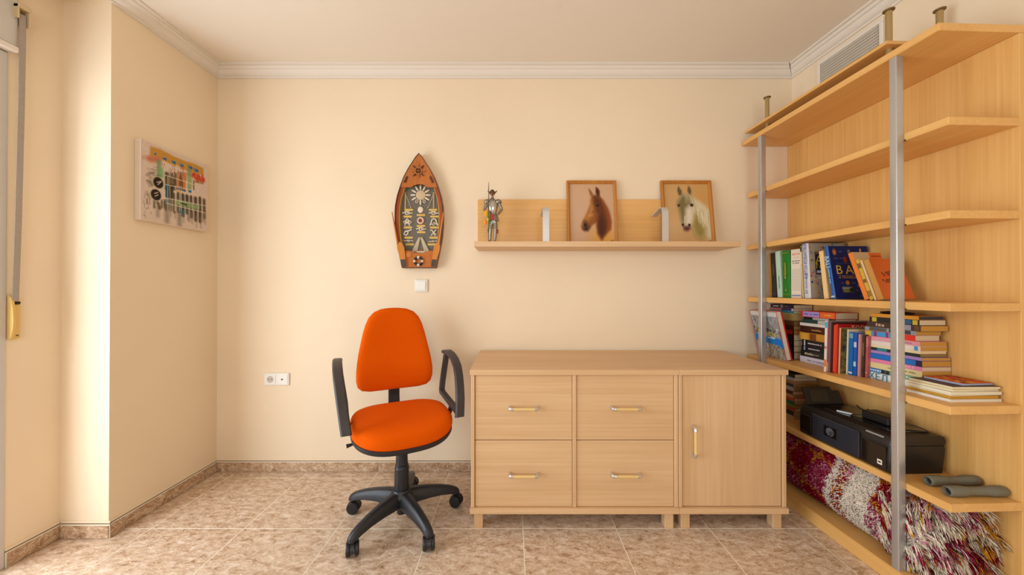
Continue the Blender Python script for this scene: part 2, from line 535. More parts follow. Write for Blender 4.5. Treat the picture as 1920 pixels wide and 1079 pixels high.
# ---- balcony door in the left wall
win = G()
for y0, y1, z0, z1 in ((WY1-0.055, WY1, 0.0, WZ1), (WY0, WY0+0.055, 0.0, WZ1), (WY0+0.055, WY1-0.055, 0.0, 0.05), (WY0+0.055, WY1-0.055, WZ1-0.055, WZ1)):
    win.box(XW-0.075, XW+0.004, y0, y1, z0, z1, 0.004)
window = structure(win.build('window_1', PVC))
for k, (a, b, x) in enumerate(((WY0+0.20, 0.40, XW-0.035), (WY0+0.056, 0.26, XW-0.062))):
    s = G()
    for y0, y1, z0, z1 in ((a, a+0.06, 0.051, WZ1-0.056), (b-0.06, b, 0.051, WZ1-0.056), (a+0.06, b-0.06, 0.051, 0.13), (a+0.06, b-0.06, WZ1-0.116, WZ1-0.056)):
        s.box(x-0.012, x+0.012, y0, y1, z0, z1, 0.003)
    sash = s.build('sash', PVC, window)
    p = G(); p.box(x-0.002, x+0.002, a+0.06, b-0.06, 0.13, WZ1-0.116); p.build('pane', GLASS, sash, smooth=False)
s = G(); s.box(XW-0.16, XW+0.022, WY0, 1.455, WZ1+0.030, WZ1+0.262, 0.006); s.build('shutter_box', PVC, window)
s = G(); s.box(XW-0.10, XW+0.034, WY0, 1.449, WZ1+0.004, WZ1+0.030, 0.005); s.build('shutter_box_lip', CROWN, window)

# ---- roller shutter strap with its winder
st = thing('shutter_strap', 'grey woven roller shutter strap running down to a cream winder box', 'shutter strap', (XW, 1.48, 0.92))
x0 = XW
s = G(); path = [(0.030, -0.021, 1.385), (0.030, -0.021, 1.30), (0.028, -0.022, 1.0), (0.024, -0.026, 0.5), (0.020, -0.030, 0.182)]
rings = []
for px_, py_, pz_ in path:
    rings.append([(px_-0.0008, py_-0.010, pz_), (px_+0.0008, py_-0.010, pz_), (px_+0.0008, py_+0.010, pz_), (px_-0.0008, py_+0.010, pz_)])
s.loft(rings); s.build('strap', STRAPM, st, smooth=False)
s = G()
s.box(0.001, 0.040, -0.042, -0.036, 1.36, 1.42, 0.002); s.box(0.001, 0.040, -0.007, -0.001, 1.34, 1.42, 0.002)
s.box(0.001, 0.042, -0.042, -0.001, 1.405, 1.425, 0.002)
s.build('strap_guide', mat('guide_plastic', (214, 190, 150), 0.45), st)
s = G(); s.box(0.001, 0.010, -0.043, -0.010, 0.02, 0.205, 0.003)
pl = [(0.010, 0.024), (0.018, 0.026), (0.026, 0.06), (0.029, 0.10), (0.026, 0.15), (0.018, 0.195), (0.010, 0.2)]
s.loft([[(x, -0.042, z) for x, z in pl], [(x, -0.034, z) for x, z in pl]])
s.box(0.010, 0.017, -0.034, -0.011, 0.024, 0.165, 0.003)
s.build('winder_box', CREAMPL, st)
s = G(); s.box(0.0101, 0.0155, -0.040, -0.012, 0.167, 0.178); s.build('strap_slot', DARK, st, smooth=False)
s = G(); s.lathe([(0.0, 0.0), (0.004, 0.0), (0.004, 0.002), (0.0, 0.0026)], 10, T(0.0168, -0.022, 0.036) @ RY(PI/2)); s.build('screw', BRONZED, st)

# ---- ventilation grille high on the right wall
def wall_r_frame(y):        # origin on the right wall at depth y, local x along the wall toward the camera, local y up
    d = Vector((XRS, -1, 0)).normalized()
    return basis(d, (0, 0, 1), (xr(y), y, 0))
gr = thing('air_vent', 'white louvred air vent grille high on the right wall above the bookcase', 'air vent', M=wall_r_frame(2.02))
GL = 0.345
s = G()
for a, b, c, d_ in ((0, GL, 2.448, 2.468), (0, GL, 2.29, 2.31), (0, 0.018, 2.31, 2.448), (GL-0.018, GL, 2.31, 2.448)):
    s.box(a, b, c, d_, 0.0006, 0.010, 0.003)
s.build('frame', CROWN, gr)
s = G(); s.box(0.018, GL-0.018, 2.31, 2.448, 0.0006, 0.0014); s.build('backing', mat('vent_duct', (206, 196, 180), 0.8), gr, smooth=False)
for k in range(9):
    s = G(); s.box(-(GL-0.04)/2, (GL-0.04)/2, -0.0062, 0.0062, -0.0006, 0.0006, M=RX(-0.75)); s.build('louvre', mat('vent_louvre', (226, 214, 198), 0.5), gr, M=T(GL/2, 2.3185+0.0150*k, 0.0062), smooth=False)

# ---- switch and sockets on the back wall
def plate(q, cx, cz, w, h, d, b): q.box(cx-w/2, cx+w/2, -d, -0.0003, cz-h/2, cz+h/2, b)
sw = thing('light_switch', 'square white light switch below the boat shaped knot display', 'light switch', (-0.573, D, 1.172))
s = G(); plate(s, 0, 0, 0.082, 0.080, 0.010, 0.004); s.build('surround', WHITEPL, sw)
s = G(); s.box(-0.029, 0.029, -0.0145, -0.0102, -0.029, 0.029, 0.002, RX(0.03)); s.build('rocker', mat('rocker_plastic', (244, 240, 234), 0.3), sw)
so = thing('wall_socket', 'white double wall plate with power socket and aerial outlet low on the back wall', 'socket', (-1.482, D, 0.582))
s = G(); plate(s, 0, 0, 0.158, 0.077, 0.010, 0.004); s.build('surround', WHITEPL, so)
s = G(); s.box(-0.071, -0.004, -0.0125, -0.0102, -0.030, 0.030, 0.0015)
s.build('power_socket', WHITEPL, so)
s = G(); s.lathe([(0.021, 0.0), (0.021, 0.001), (0.019, 0.001), (0.0185, 0.0004), (0.0, 0.0004)], 24, T(-0.0375, -0.0126, 0) @ RX(PI/2)); s.build('socket_well', mat('socket_shade', (196, 186, 172), 0.5), so)
for dx in (-0.0085, 0.0085):
    s = G(); s.lathe([(0.0026, 0), (0.0026, 0.0008), (0, 0.0009)], 10, T(-0.0375+dx, -0.0131, 0) @ RX(PI/2)); s.build('pin_hole', DARK, so)
s = G(); s.box(0.004, 0.071, -0.0125, -0.0102, -0.030, 0.030, 0.0015); s.build('aerial_outlet', WHITEPL, so)
s = G(); s.box(0.0325, 0.0415, -0.0137, -0.0126, -0.0045, 0.0045); s.build('aerial_hole', DARK, so, smooth=False)

# ================================================================== CABINETS
def bar_handle(parent, cx, cz, yf, vertical=False, L=0.134):
    """wooden grip between two bent satin metal ends; yf = face it is screwed to"""
    h = bpy.data.objects.new('handle', None); C.objects.link(h); h.empty_display_size = 0.02; h.parent = parent
    M = T(cx, yf, cz) @ (RY(PI/2) if vertical else Matrix.Identity(4))
    h.matrix_local = M
    q = G(); q.tube([(-L/2+0.016, -0.030, 0), (L/2-0.016, -0.030, 0)], 0.0072, 14)
    grip = q.build('grip', HANDLEWOOD, h)
    for sgn in (-1, 1):
        q = G()
        q.tube([(sgn*(L/2-0.016), -0.030, 0), (sgn*(L/2-0.009), -0.0295, 0), (sgn*(L/2-0.003), -0.026, 0), (sgn*(L/2-0.0005), -0.019, 0), (sgn*L/2, -0.010, 0), (sgn*L/2, -0.0002, 0)],
               [0.0088, 0.0088, 0.0088, 0.0084, 0.0080, 0.0080], 14)
        q.build('end_cap', CHROME, h)
    return h

def cabinet(name, label, x0, x1, drawers=None, door=False, rot=0.0, il=0.004, ir=0.004):
    """x0..x1 outer width of the top slab; front face of the slab at y=0, local y grows toward the wall"""
    W = x1-x0; DEP = 0.533
    c = thing(name, label, 'cabinet', (x0, 1.653, 0), rot)
    zt = 0.766
    q = G(); q.box(0, W, 0, DEP, zt-0.0255, zt, 0.0018); q.build('top', BX, c)
    q = G(); q.box(0, W, 0, DEP, 0.081, 0.1075, 0.0018); q.build('base_board', BX, c)
    ins = 0.004; pt = 0.0175; yf = 0.010
    q = G(); q.box(il, il+pt, yf, DEP-0.004, 0.1077, zt-0.0257, 0.002); q.build('side_panel', BZ, c)
    q = G(); q.box(W-ir-pt, W-ir, yf, DEP-0.004, 0.1077, zt-0.0257, 0.002); q.build('side_panel', BZ, c)
    q = G(); q.box(il+pt, W-ir-pt, DEP-0.012, DEP-0.005, 0.1077, zt-0.0257); q.build('back_panel', BX, c, smooth=False)
    for lx in (0.018, W-0.018-0.042):
        for ly in (0.024, DEP-0.07):
            q = G(); q.box(lx, lx+0.042, ly, ly+0.042, 0, 0.0808, 0.0015); q.build('leg', BZ, c)
    a, b = il+pt, W-ir-pt
    if drawers:
        mid = (a+b)/2
        q = G(); q.box(mid-0.009, mid+0.009, yf, DEP-0.013, 0.1077, zt-0.0257, 0.002); q.build('divider', BZ, c)
        zs = 0.1090; ze = zt-0.0275; zm = (zs+ze)/2+0.002
        for (xa, xb) in ((a+0.0015, mid-0.0105), (mid+0.0105, b-0.0015)):
            for (za, zb, tilt) in ((zm+0.0016, ze, 0), (zs, zm-0.0016, 0)):
                q = G(); q.box(xa, xb, yf+0.006, yf+0.024, za, zb, 0.0022)
                q.box(xa+0.012, xb-0.012, yf+0.024, DEP-0.05, za+0.02, zb-0.03)
                d = q.build('drawer', BX, c)
                bar_handle(d, (xa+xb)/2, (za+zb)/2+0.001, yf+0.006)
    if door:
        xa, xb = a+0.0016, b-0.0024
        q = G(); q.box(xa, xb, yf+0.006, yf+0.024, 0.1092, zt-0.0275, 0.0035)
        d = q.build('door', BZ, c)
        bar_handle(d, xa+0.050, 0.425, yf+0.006, vertical=True, L=0.137)
    return c
cabinet('drawer_cabinet', 'low beech cabinet with four drawers beside the orange chair', -0.200, 0.7946, drawers=True, ir=0.0008)
cabinet('door_cabinet', 'narrow beech cabinet with one door next to the bookcase', 0.7952, 1.3140, door=True, il=0.0008)

# ================================================================== WALL SHELF
ws = thing('wall_shelf', 'long beech wall shelf with a low back panel above the cabinets', 'wall shelf', (-0.2155, D, 1.391))
q = G(); q.box(0.0, 1.515, -0.228, -0.0005, 0.0, 0.031, 0.0016); q.build('shelf_board', BX, ws)
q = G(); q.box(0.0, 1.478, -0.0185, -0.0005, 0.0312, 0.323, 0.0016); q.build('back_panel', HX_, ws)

def bookend(px, rot, label):
    b = thing('bookend', label, 'bookend', (px, 1.995, 1.4222), rot, 'metal bookends on the wall shelf')
    w = 0.0185; path = []
    for z in (0.0, 0.06, 0.12, 0.172): path.append((0.0, z))
    for k in range(1, 8):
        a = k/8*math.radians(105); R = 0.030
        path.append((R-R*math.cos(a), 0.172+R*math.sin(a)))
    y, z = path[-1]; path.append((y+0.05, z-0.014)); path.append((y+0.104, z-0.028))
    rings = []
    for i, (y, z) in enumerate(path):
        p0 = Vector(path[max(i-1, 0)]); p1 = Vector(path[min(i+1, len(path)-1)]); t = (p1-p0).normalized(); n = Vector((-t.y, t.x))*0.0028
        rings.append([(-w, y+n.x, z+n.y), (w, y+n.x, z+n.y), (w, y-n.x, z-n.y), (-w, y-n.x, z-n.y)])
    q = G(); q.loft(rings); q.build('strip', mat('bookend_metal', (206, 200, 194), 0.35, metal=0.35), b, angle=50)
    q = G(); q.box(-w, w, -0.0028, 0.05, 0.0, 0.0016, 0.0005); q.build('foot', MATS['bookend_metal'], b)
    return b
bookend(0.195, 0.03, 'bent metal strip bookend between the knight figurine and the brown horse picture')
bookend(0.880, 0.06, 'bent metal strip bookend in front of the grey horse picture')

# ================================================================== BOOKCASE
BKO = Vector((1.4847, 2.192, 0.0)); BKA = math.atan(0.036)
BK = T(*BKO) @ RZ(BKA)
bk = thing('bookcase', 'tall open beech bookcase with silver posts along the right wall', 'bookcase', M=BK)
LN = 0.985
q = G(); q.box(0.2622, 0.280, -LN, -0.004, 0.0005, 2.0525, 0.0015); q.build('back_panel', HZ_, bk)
SH = {2: (1.7237, 1.7522), 3: (1.397, 1.4255), 4: (1.0718, 1.1008), 5: (0.7128, 0.7418), 6: (0.3742, 0.4032)}
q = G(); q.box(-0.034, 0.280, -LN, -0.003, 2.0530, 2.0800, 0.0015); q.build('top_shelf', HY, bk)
for k, (z0, z1) in SH.items():
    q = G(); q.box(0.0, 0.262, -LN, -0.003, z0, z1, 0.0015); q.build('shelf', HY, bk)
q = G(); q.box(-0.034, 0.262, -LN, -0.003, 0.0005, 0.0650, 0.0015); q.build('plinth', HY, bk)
for y in (-0.130, -0.826):
    rc = 0.0035; sec = []
    for (cx_, cy_, a0) in ((-0.0315+rc, y-0.0265+rc, 180), (-0.0006-rc, y-0.0265+rc, 270), (-0.0006-rc, y-rc, 0), (-0.0315+rc, y-rc, 90)):
        for k in range(6): sec.append((cx_+rc*math.cos(math.radians(a0+18*k)), cy_+rc*math.sin(math.radians(a0+18*k))))
    q = G(); q.loft([[(a, b, 0.0652) for a, b in sec], [(a, b, 2.0528) for a, b in sec]]); q.build('post', ALU, bk, angle=30)
    for k, (z0, z1) in SH.items():
        q = G(); q.box(-0.0006, 0.004, y-0.030, y-0.0265, z0-0.002, z0+0.004); q.build('shelf_pin', DARK, bk, smooth=False)
# raised thin board on four bronzed tubes
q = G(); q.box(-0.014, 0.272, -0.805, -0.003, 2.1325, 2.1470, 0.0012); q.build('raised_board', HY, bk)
for tx, ty in ((0.030, -0.128), (0.030, -0.775), (0.235, -0.128), (0.235, -0.785)):
    q = G(); q.lathe([(0.011, 2.0802), (0.011, 2.272), (0.0115, 2.272), (0.0115, 2.273), (0.011, 2.2735), (0.011, 2.287)], 20, T(tx, ty, 0))
    t = q.build('tube', BRONZE, bk)
    q = G(); q.lathe([(0.0112, 2.2872), (0.018, 2.289), (0.019, 2.291), (0.019, 2.293), (0.017, 2.2945), (0.0, 2.2945)], 20, T(tx, ty, 0)); q.build('cap', BRONZED, t)

# ================================================================== CHAIR
CH = T(-0.550, 1.740, 0) @ RZ(math.radians(26))
ch = thing('office_chair', 'orange fabric swivel office chair with black armrests in front of the back wall', 'office chair', M=CH)
def superell(hx, hy, n, N=48, cx=0, cy=0):
    pts = []
    for k in range(N):
        a = 2*PI*k/N; c, s_ = math.cos(a), math.sin(a)
        pts.append((cx+hx*math.copysign(abs(c)**(2/n), c), cy+hy*math.copysign(abs(s_)**(2/n), s_)))
    return pts
# seat
out = superell(0.236, 0.218, 3.0, 56, 0, -0.005)
def seat_z(x, y, z): 
    return z + 0.018*max(0, (y)/0.22)**2*0.5 - 0.020*max(0, (-y-0.08)/0.14)**2 + 0.010*(abs(x)/0.23)**2
rings = []
for sc, z in ((0.80, 0.455), (0.955, 0.457), (0.985, 0.465), (1.0, 0.480), (0.998, 0.496), (0.985, 0.508), (0.955, 0.518), (0.90, 0.5245), (0.80, 0.527), (0.60, 0.5265), (0.35, 0.525), (0.12, 0.524)):
    rings.append([(x*sc, y*sc, seat_z(x*sc, y*sc, z)) for x, y in out])
q = G(); q.loft(rings); q.build('seat', ORANGE, ch, angle=80)
rings = []
for sc, z in ((0.55, 0.418), (0.85, 0.425), (0.965, 0.438), (0.992, 0.450), (0.990, 0.462), (0.96, 0.463)):
    rings.append([(x*sc, y*sc, seat_z(x*sc, y*sc, z)) for x, y in out])
q = G(); q.loft(rings); q.build('seat_pan', BLACKPL, ch, angle=60)
# backrest
half = [(0.0, 0.588), (0.07, 0.588), (0.13, 0.590), (0.172, 0.600), (0.194, 0.622), (0.202, 0.655), (0.202, 0.70), (0.197, 0.75), (0.189, 0.80), (0.179, 0.85), (0.168, 0.90), (0.154, 0.95), (0.136, 0.99), (0.108, 1.020), (0.07, 1.036), (0.03, 1.041), (0.0, 1.042)]
loop = half + [(-x, z) for x, z in half[-2:0:-1]]
zc = 0.80
def bend(x, z, y): return (x, 0.235 + y - 0.55*x*x + 0.085*(z-0.6) + 0.05*max(0, z-0.85)**1.0*0.6 - 0.03*math.exp(-((z-0.70)/0.09)**2), z)
def brings(layers):
    rs = []
    for sc, y in layers:
        rs.append([bend(x*sc, zc+(z-zc)*sc, y) for x, z in loop])
    return rs
q = G(); q.loft(brings(((0.55, 0.050), (0.90, 0.050), (0.975, 0.046), (1.0, 0.036), (1.0, 0.022), (0.985, 0.010), (0.955, 0.003), (0.90, -0.002), (0.78, -0.005), (0.55, -0.007), (0.30, -0.008), (0.10, -0.008))))
q.build('backrest', ORANGE, ch, angle=80)
q = G(); q.loft(brings(((0.50, 0.066), (0.80, 0.064), (0.93, 0.056), (0.945, 0.0505))))
q.build('back_shell', BLACKPL, ch, angle=60)
# back support bar, ribbed
q = G(); rr = []
for y, z, w in ((0.05, 0.427, 0.033), (0.20, 0.430, 0.033), (0.262, 0.440, 0.033), (0.290, 0.475, 0.031), (0.298, 0.53, 0.030), (0.300, 0.60, 0.030), (0.308, 0.66, 0.028)):
    rr.append((y, z, w))
rings = []
for i, (y, z, w) in enumerate(rr):
    p0 = Vector(rr[max(0, i-1)][:2]); p1 = Vector(rr[min(len(rr)-1, i+1)][:2]); t = (p1-p0).normalized(); n = Vector((-t.y, t.x))*0.009
    rings.append([(-w, y+n.x, z+n.y), (w, y+n.x, z+n.y), (w, y-n.x, z-n.y), (-w, y-n.x, z-n.y)])
q.loft(rings)
for k in range(6): q.box(-0.022+0.008*k-0.0018, -0.022+0.008*k+0.0018, 0.2845, 0.292, 0.545, 0.60)
q.build('back_support', BLACKPL, ch)
# armrests
for sgn in (-1, 1):
    strap = [(-0.262, 0.774), (-0.205, 0.781), (-0.13, 0.779), (-0.06, 0.765), (0.005, 0.737), (0.05, 0.697), (0.088, 0.65), (0.118, 0.60), (0.140, 0.545), (0.148, 0.518)]
    def lat(z): return 0.252 + (z-0.52)*0.15
    def armring(path, hw, th, taper=None):
        rs = []
        for i, (f, z) in enumerate(path):
            p0 = Vector(path[max(0, i-1)]); p1 = Vector(path[min(len(path)-1, i+1)]); t = (p1-p0).normalized(); n = Vector((-t.y, t.x))
            a = lat(z); k = taper[i] if taper else 1.0
            ring = []
            for du, dv in ((-1, -0.55), (-0.8, -1), (0.8, -1), (1, -0.55), (1, 0.45), (0.72, 1), (-0.72, 1), (-1, 0.45)):
                ff = f+n.x*dv*th*k; zz = z+n.y*dv*th*k
                ring.append((sgn*(a+du*hw), -ff, zz))
            rs.append(ring)
        return rs
    q = G()
    q.loft(armring(strap, 0.0225, 0.0115, [0.8]+[1.0]*8+[0.85]))
    q.loft(armring([(-0.225, 0.772), (-0.225, 0.70), (-0.222, 0.60), (-0.215, 0.562), (-0.190, 0.549)], 0.0165, 0.012))
    q.loft(armring([(-0.208, 0.552), (-0.10, 0.546), (0.02, 0.540), (0.132, 0.533)], 0.0165, 0.012))
    arm = q.build('armrest', ARMPL, ch, angle=40)
    q = G(); q.tube([(sgn*0.252, -0.01, 0.538), (sgn*0.240, -0.01, 0.500), (sgn*0.222, -0.01, 0.452), (sgn*0.150, -0.01, 0.436)], [0.017, 0.016, 0.015, 0.014], 10, flat=0.7)
    q.build('armrest_bracket', BLACKPL, ch)
q = G(); q.tube([(-0.12, -0.03, 0.434), (-0.225, -0.03, 0.430), (-0.250, -0.03, 0.426)], [0.006, 0.006, 0.010], 10); q.build('height_lever', BLACKPL, ch)
# gas lift and star base
q = G(); q.box(-0.075, 0.075, -0.10, 0.10, 0.395, 0.424, 0.008); q.build('tilt_mechanism', BLACKPL, ch)
q = G(); q.lathe([(0.0, 0.036), (0.022, 0.036), (0.024, 0.040), (0.024, 0.09), (0.034, 0.10), (0.036, 0.150), (0.0345, 0.262), (0.033, 0.264), (0.0325, 0.276), (0.029, 0.280), (0.028, 0.335), (0.027, 0.395), (0.0, 0.395)], 28)
q.build('gas_lift', BLACKPL, ch)
q = G(); q.lathe([(0.0, 0.088), (0.030, 0.088), (0.050, 0.096), (0.058, 0.115), (0.056, 0.135), (0.046, 0.148), (0.041, 0.158), (0.0, 0.158)], 28); q.build('hub', BLACKPL, ch)
swivel = [0.9, -0.5, 2.4, 1.3, 0.2]
for k in range(5):
    a = math.radians(240+72*k-26)
    M = RZ(a)
    rings = []
    for r, zt, zb, wt, wb in ((0.030, 0.150, 0.092, 0.022, 0.036), (0.07, 0.150, 0.090, 0.020, 0.034), (0.13, 0.143, 0.091, 0.018, 0.029), (0.19, 0.131, 0.088, 0.016, 0.025), (0.24, 0.116, 0.080, 0.015, 0.022), (0.268, 0.104, 0.070, 0.014, 0.020), (0.286, 0.092, 0.066, 0.011, 0.017), (0.293, 0.082, 0.066, 0.007, 0.011)):
        rings.append([(r, -wb, zb), (r, wb, zb), (r, wb*0.98, zb+(zt-zb)*0.5), (r, wt, zt-0.004), (r, wt*0.6, zt), (r, -wt*0.6, zt), (r, -wt, zt-0.004), (r, -wb*0.98, zb+(zt-zb)*0.5)])
    q = G(); q.loft(rings, M=M); q.build('star_leg', BLACKPL, ch, angle=38)
    ca = bpy.data.objects.new('caster', None); C.objects.link(ca); ca.empty_display_size = 0.02; ca.parent = ch
    ca.matrix_local = M @ T(0.274, 0, 0) @ RZ(swivel[k])
    q = G(); q.lathe([(0.0055, 0.046), (0.0055, 0.072), (0.0, 0.073)], 12); 
    hood = [(-0.004+0.033*math.cos(t_), 0.0305+0.0320*math.sin(t_)) for t_ in [math.radians(x) for x in range(-8, 189, 14)]]
    inner = [(-0.004+0.027*math.cos(t_), 0.0305+0.0265*math.sin(t_)) for t_ in [math.radians(x) for x in range(188, -9, -14)]]
    q.prism(hood+inner, -0.0085, 0.0085)
    q.box(-0.010, 0.006, -0.0085, 0.0085, 0.028, 0.05)
    q.build('fork', BLACKPL, ca)
    for sg in (-1, 1):
        q = G(); q.lathe([(0.0, 0.0), (0.027, 0.0), (0.0300, 0.003), (0.0300, 0.013), (0.0275, 0.0165), (0.023, 0.0172), (0.0, 0.018)], 22, T(-0.004, sg*0.0092, 0.0303) @ RX(-sg*PI/2)); q.build('wheel', mat('caster_wheel', (26, 26, 30), 0.45), ca)

# ================================================================== ABSTRACT PAINTING ON THE LEFT WALL
pa = thing('canvas_painting', 'unframed abstract canvas painting with ochre, blue and black marks on the left wall', 'painting', (XL, 1.714, 1.493))
PW, PH = 0.381, 0.402
q = G(); q.box(0.0006, 0.0318, 0, PW, 0, PH, 0.002); q.build('stretched_canvas', mat('bare_canvas', (226, 206, 186), 0.8, var=0.02, scale=200), pa)
def pm(x, y):
    px = 240+x/5.68; py = 250+y/5.68; d = 1.833*652/(960-px)
    return ((d-1.714)/PW, (1.895-(1.15+(542.5-py)/652*d))/PH)
cv = Canvas(170, 180, (216, 194, 178))
R = random.Random(3)
def P(*pts): return [pm(x, y) for x, y in pts]
def brush(x0, y0, x1, y1, w, rgb, alpha=1.0, soft=0.02, n=1, jit=0):
    for _ in range(n):
        j = lambda: R.uniform(-jit, jit)
        cv.line(pm(x0+j(), y0+j()), pm(x1+j(), y1+j()), w, rgb, soft, alpha)
cv.poly(P((225,130),(330,160),(480,240),(600,290),(700,320),(800,370),(802,450),(690,415),(560,375),(420,310),(330,270),(220,235)), (194,142,58), 0.015)
brush(140, 250, 330, 265, 0.05, (206,140,118), 0.6, 0.04); brush(220, 270, 320, 285, 0.07, (190,96,60), 0.7, 0.05)
for (x, y0, y1, c) in ((320,300,460,(120,150,104)), (345,380,450,(128,172,116)), (650,390,600,(122,142,96)), (655,480,560,(150,170,120))):
    brush(x, y0, x, y1, 0.06, c, 0.85, 0.03)
for x, c in ((405,(70,60,36)), (450,(104,76,40)), (490,(64,58,38)), (535,(198,104,30)), (590,(206,110,36)), (560,(92,74,44))):
    brush(x, 430, x+2, 590, 0.055, c, 0.85, 0.02)
for x, c in ((410,(52,62,52)), (430,(88,84,60)), (412,(40,90,110)), (460,(60,46,28))):
    brush(x, 560, x, 675, 0.045, c, 0.9, 0.02)
brush(700, 450, 790, 490, 0.09, (196,60,28), 0.9, 0.03); brush(700, 510, 795, 530, 0.03, (150,110,60), 0.8, 0.02)
brush(695, 500, 695, 600, 0.018, (96,50,24), 0.9, 0.01)
for _ in range(46):
    x = R.uniform(350, 630); y = 280+(x-350)*0.30+R.uniform(0, 110)
    brush(x, y, x+R.uniform(-22, 22), y+R.uniform(20, 60), 0.008, R.choice([(228,214,200), (190,70,56), (222,200,184), (150,120,100)]), 0.8, 0.006)
for _ in range(16):
    x = R.uniform(690, 790); y = 420+R.uniform(0, 90)
    brush(x, y, x+R.uniform(-10, 14), y+R.uniform(10, 40), 0.010, R.choice([(214,84,60), (230,200,180), (170,50,30)]), 0.8, 0.006)
for x, y, rx, ry in ((382,266,0.035,0.022), (480,302,0.04,0.024), (565,336,0.04,0.024), (660,358,0.045,0.028), (722,390,0.045,0.03), (280,212,0.02,0.016), (532,588,0.025,0.016), (592,608,0.035,0.018), (655,618,0.032,0.022)):
    u, v = pm(x, y); cv.ell(u, v, rx, ry, (26,92,160), 0.4, 0.95, 0.2)
    cv.ell(u-0.01, v-0.012, rx*0.4, ry*0.3, (220,226,230), 0.6, 0.7)
u, v = pm(545, 625); cv.ell(u, v, 0.06, 0.02, (216,170,90), 0.5, 0.7)
for k, x in enumerate(range(440, 830, 46)):                                    # bristling row of dark strokes
    top = 640+(x-440)*0.19+R.uniform(-12, 18); bot = 820+(x-440)*0.26+R.uniform(-30, 40)
    brush(x, top, x+4, bot, 0.05, R.choice([(58,42,26), (84,68,38), (70,60,40), (48,40,30)]), 0.85, 0.025)
    brush(x+10, bot-40, x+12, bot+70, 0.03, (150,132,112), 0.55, 0.03)
for x, y0, y1, w in ((410,830,940,0.07), (545,870,975,0.07), (310,800,880,0.04), (650,880,930,0.04), (800,870,935,0.035)):
    brush(x, y0, x, y1, w, (130,114,98), 0.65, 0.05)
for _ in range(26):
    x = R.uniform(180, 270); y = R.uniform(340, 560)
    brush(x, y, x+R.uniform(30, 80), y+R.uniform(-6, 16), 0.016, R.choice([(110,96,80), (150,134,116), (90,78,62)]), 0.5, 0.02)
for _ in range(26):
    x = R.uniform(150, 240); y = R.uniform(600, 880)
    brush(x, y, x+R.uniform(-14, 14), y+R.uniform(14, 50), 0.010, R.choice([(120,104,86), (80,68,54), (160,140,120)]), 0.55, 0.012)
for x in (272, 352, 385, 410): brush(x, 715, x, 790, 0.03, R.choice([(54,120,150), (90,86,64), (48,100,130)]), 0.8, 0.02)
brush(310, 740, 330, 800, 0.04, (92,66,40), 0.8, 0.02); brush(390, 750, 400, 810, 0.05, (110,84,54), 0.8, 0.02)
brush(520, 735, 740, 790, 0.075, (142,166,112), 0.9, 0.03); brush(560, 820, 580, 850, 0.05, (48,108,124), 0.85, 0.02)
brush(560, 745, 620, 765, 0.02, (36,44,26), 0.9, 0.01)
for cx, cy in ((315, 525), (290, 655)):
    u, v = pm(cx, cy); cv.ell(u, v, 0.105, 0.095, (206,196,164), 0.3, 0.85); cv.ell(u, v, 0.075, 0.078, (36,22,14), 0.2, 1.0)
brush(300, 520, 345, 510, 0.012, (200,186,160), 1, 0.006); brush(310, 545, 345, 515, 0.012, (200,186,160), 1, 0.006)
brush(275, 640, 310, 630, 0.012, (200,186,160), 1, 0.006); brush(280, 670, 312, 655, 0.012, (200,186,160), 1, 0.006)
for a in ((380,440,700,545), (395,545,690,605), (370,685,830,775), (400,745,820,850)):
    brush(*a, 0.010, (226,214,200), 0.85, 0.006)
for x in (415, 500, 560, 440, 495, 540, 680, 745): brush(x, 560 if x > 430 else 450, x+2, 830, 0.009, (224,212,198), 0.7, 0.006)
cv.grain(0.05)
cv.build('painted_surface', PW-0.006, PH-0.006, CANVASM, pa, basis((0,1,0), (0,0,1), (0.0325, 0.003, 0.003)))

# ================================================================== HORSE PICTURES
FRAME = wood('picture_frame_wood', (168, 104, 34), (196, 128, 50), 2, 0.4, 60, 3)
def picture(label, x, w, h, canvas):
    a = math.atan(0.0385/0.292)
    M = T(x, 2.143, 1.4224) @ RX(-a)
    p = thing('picture', label, 'picture', M=M, group='horse portraits on the wall shelf')
    fw, th = 0.0185, 0.018
    q = G()
    for (poly) in ([(0,0),(w,0),(w-fw,fw),(fw,fw)], [(w,0),(w,h),(w-fw,h-fw),(w-fw,fw)], [(w,h),(0,h),(fw,h-fw),(w-fw,h-fw)], [(0,h),(0,0),(fw,fw),(fw,h-fw)]):
        mid = [(poly[0][0]*0.5+poly[3][0]*0.5, poly[0][1]*0.5+poly[3][1]*0.5), (poly[1][0]*0.5+poly[2][0]*0.5, poly[1][1]*0.5+poly[2][1]*0.5)]
        vs = [(poly[0][0], 0, poly[0][1]), (poly[1][0], 0, poly[1][1]), (poly[2][0], 0, poly[2][1]), (poly[3][0], 0, poly[3][1]),
              (poly[0][0], -th, poly[0][1]), (poly[1][0], -th, poly[1][1]), (poly[2][0], -th+0.007, poly[2][1]), (poly[3][0], -th+0.007, poly[3][1]),
              (mid[0][0], -th-0.001, mid[0][1]), (mid[1][0], -th-0.001, mid[1][1])]
        q.add(vs, [(0,1,2,3), (0,4,5,1), (4,8,9,5), (8,7,6,9), (7,3,2,6), (1,5,9,6,2), (0,3,7,8,4)])
    q.build('frame', FRAME, p, smooth=False)
    q = G(); q.box(fw*0.6, w-fw*0.6, -0.004, -0.0005, fw*0.6, h-fw*0.6); q.build('backing_board', mat('backing_board', (150, 110, 70), 0.8), p, smooth=False)
    canvas.build('print', w-2*fw+0.004, h-2*fw+0.004, PRINT, p, basis((1,0,0), (0,0,1), (fw-0.002, -0.0052, fw-0.002)))
    return p
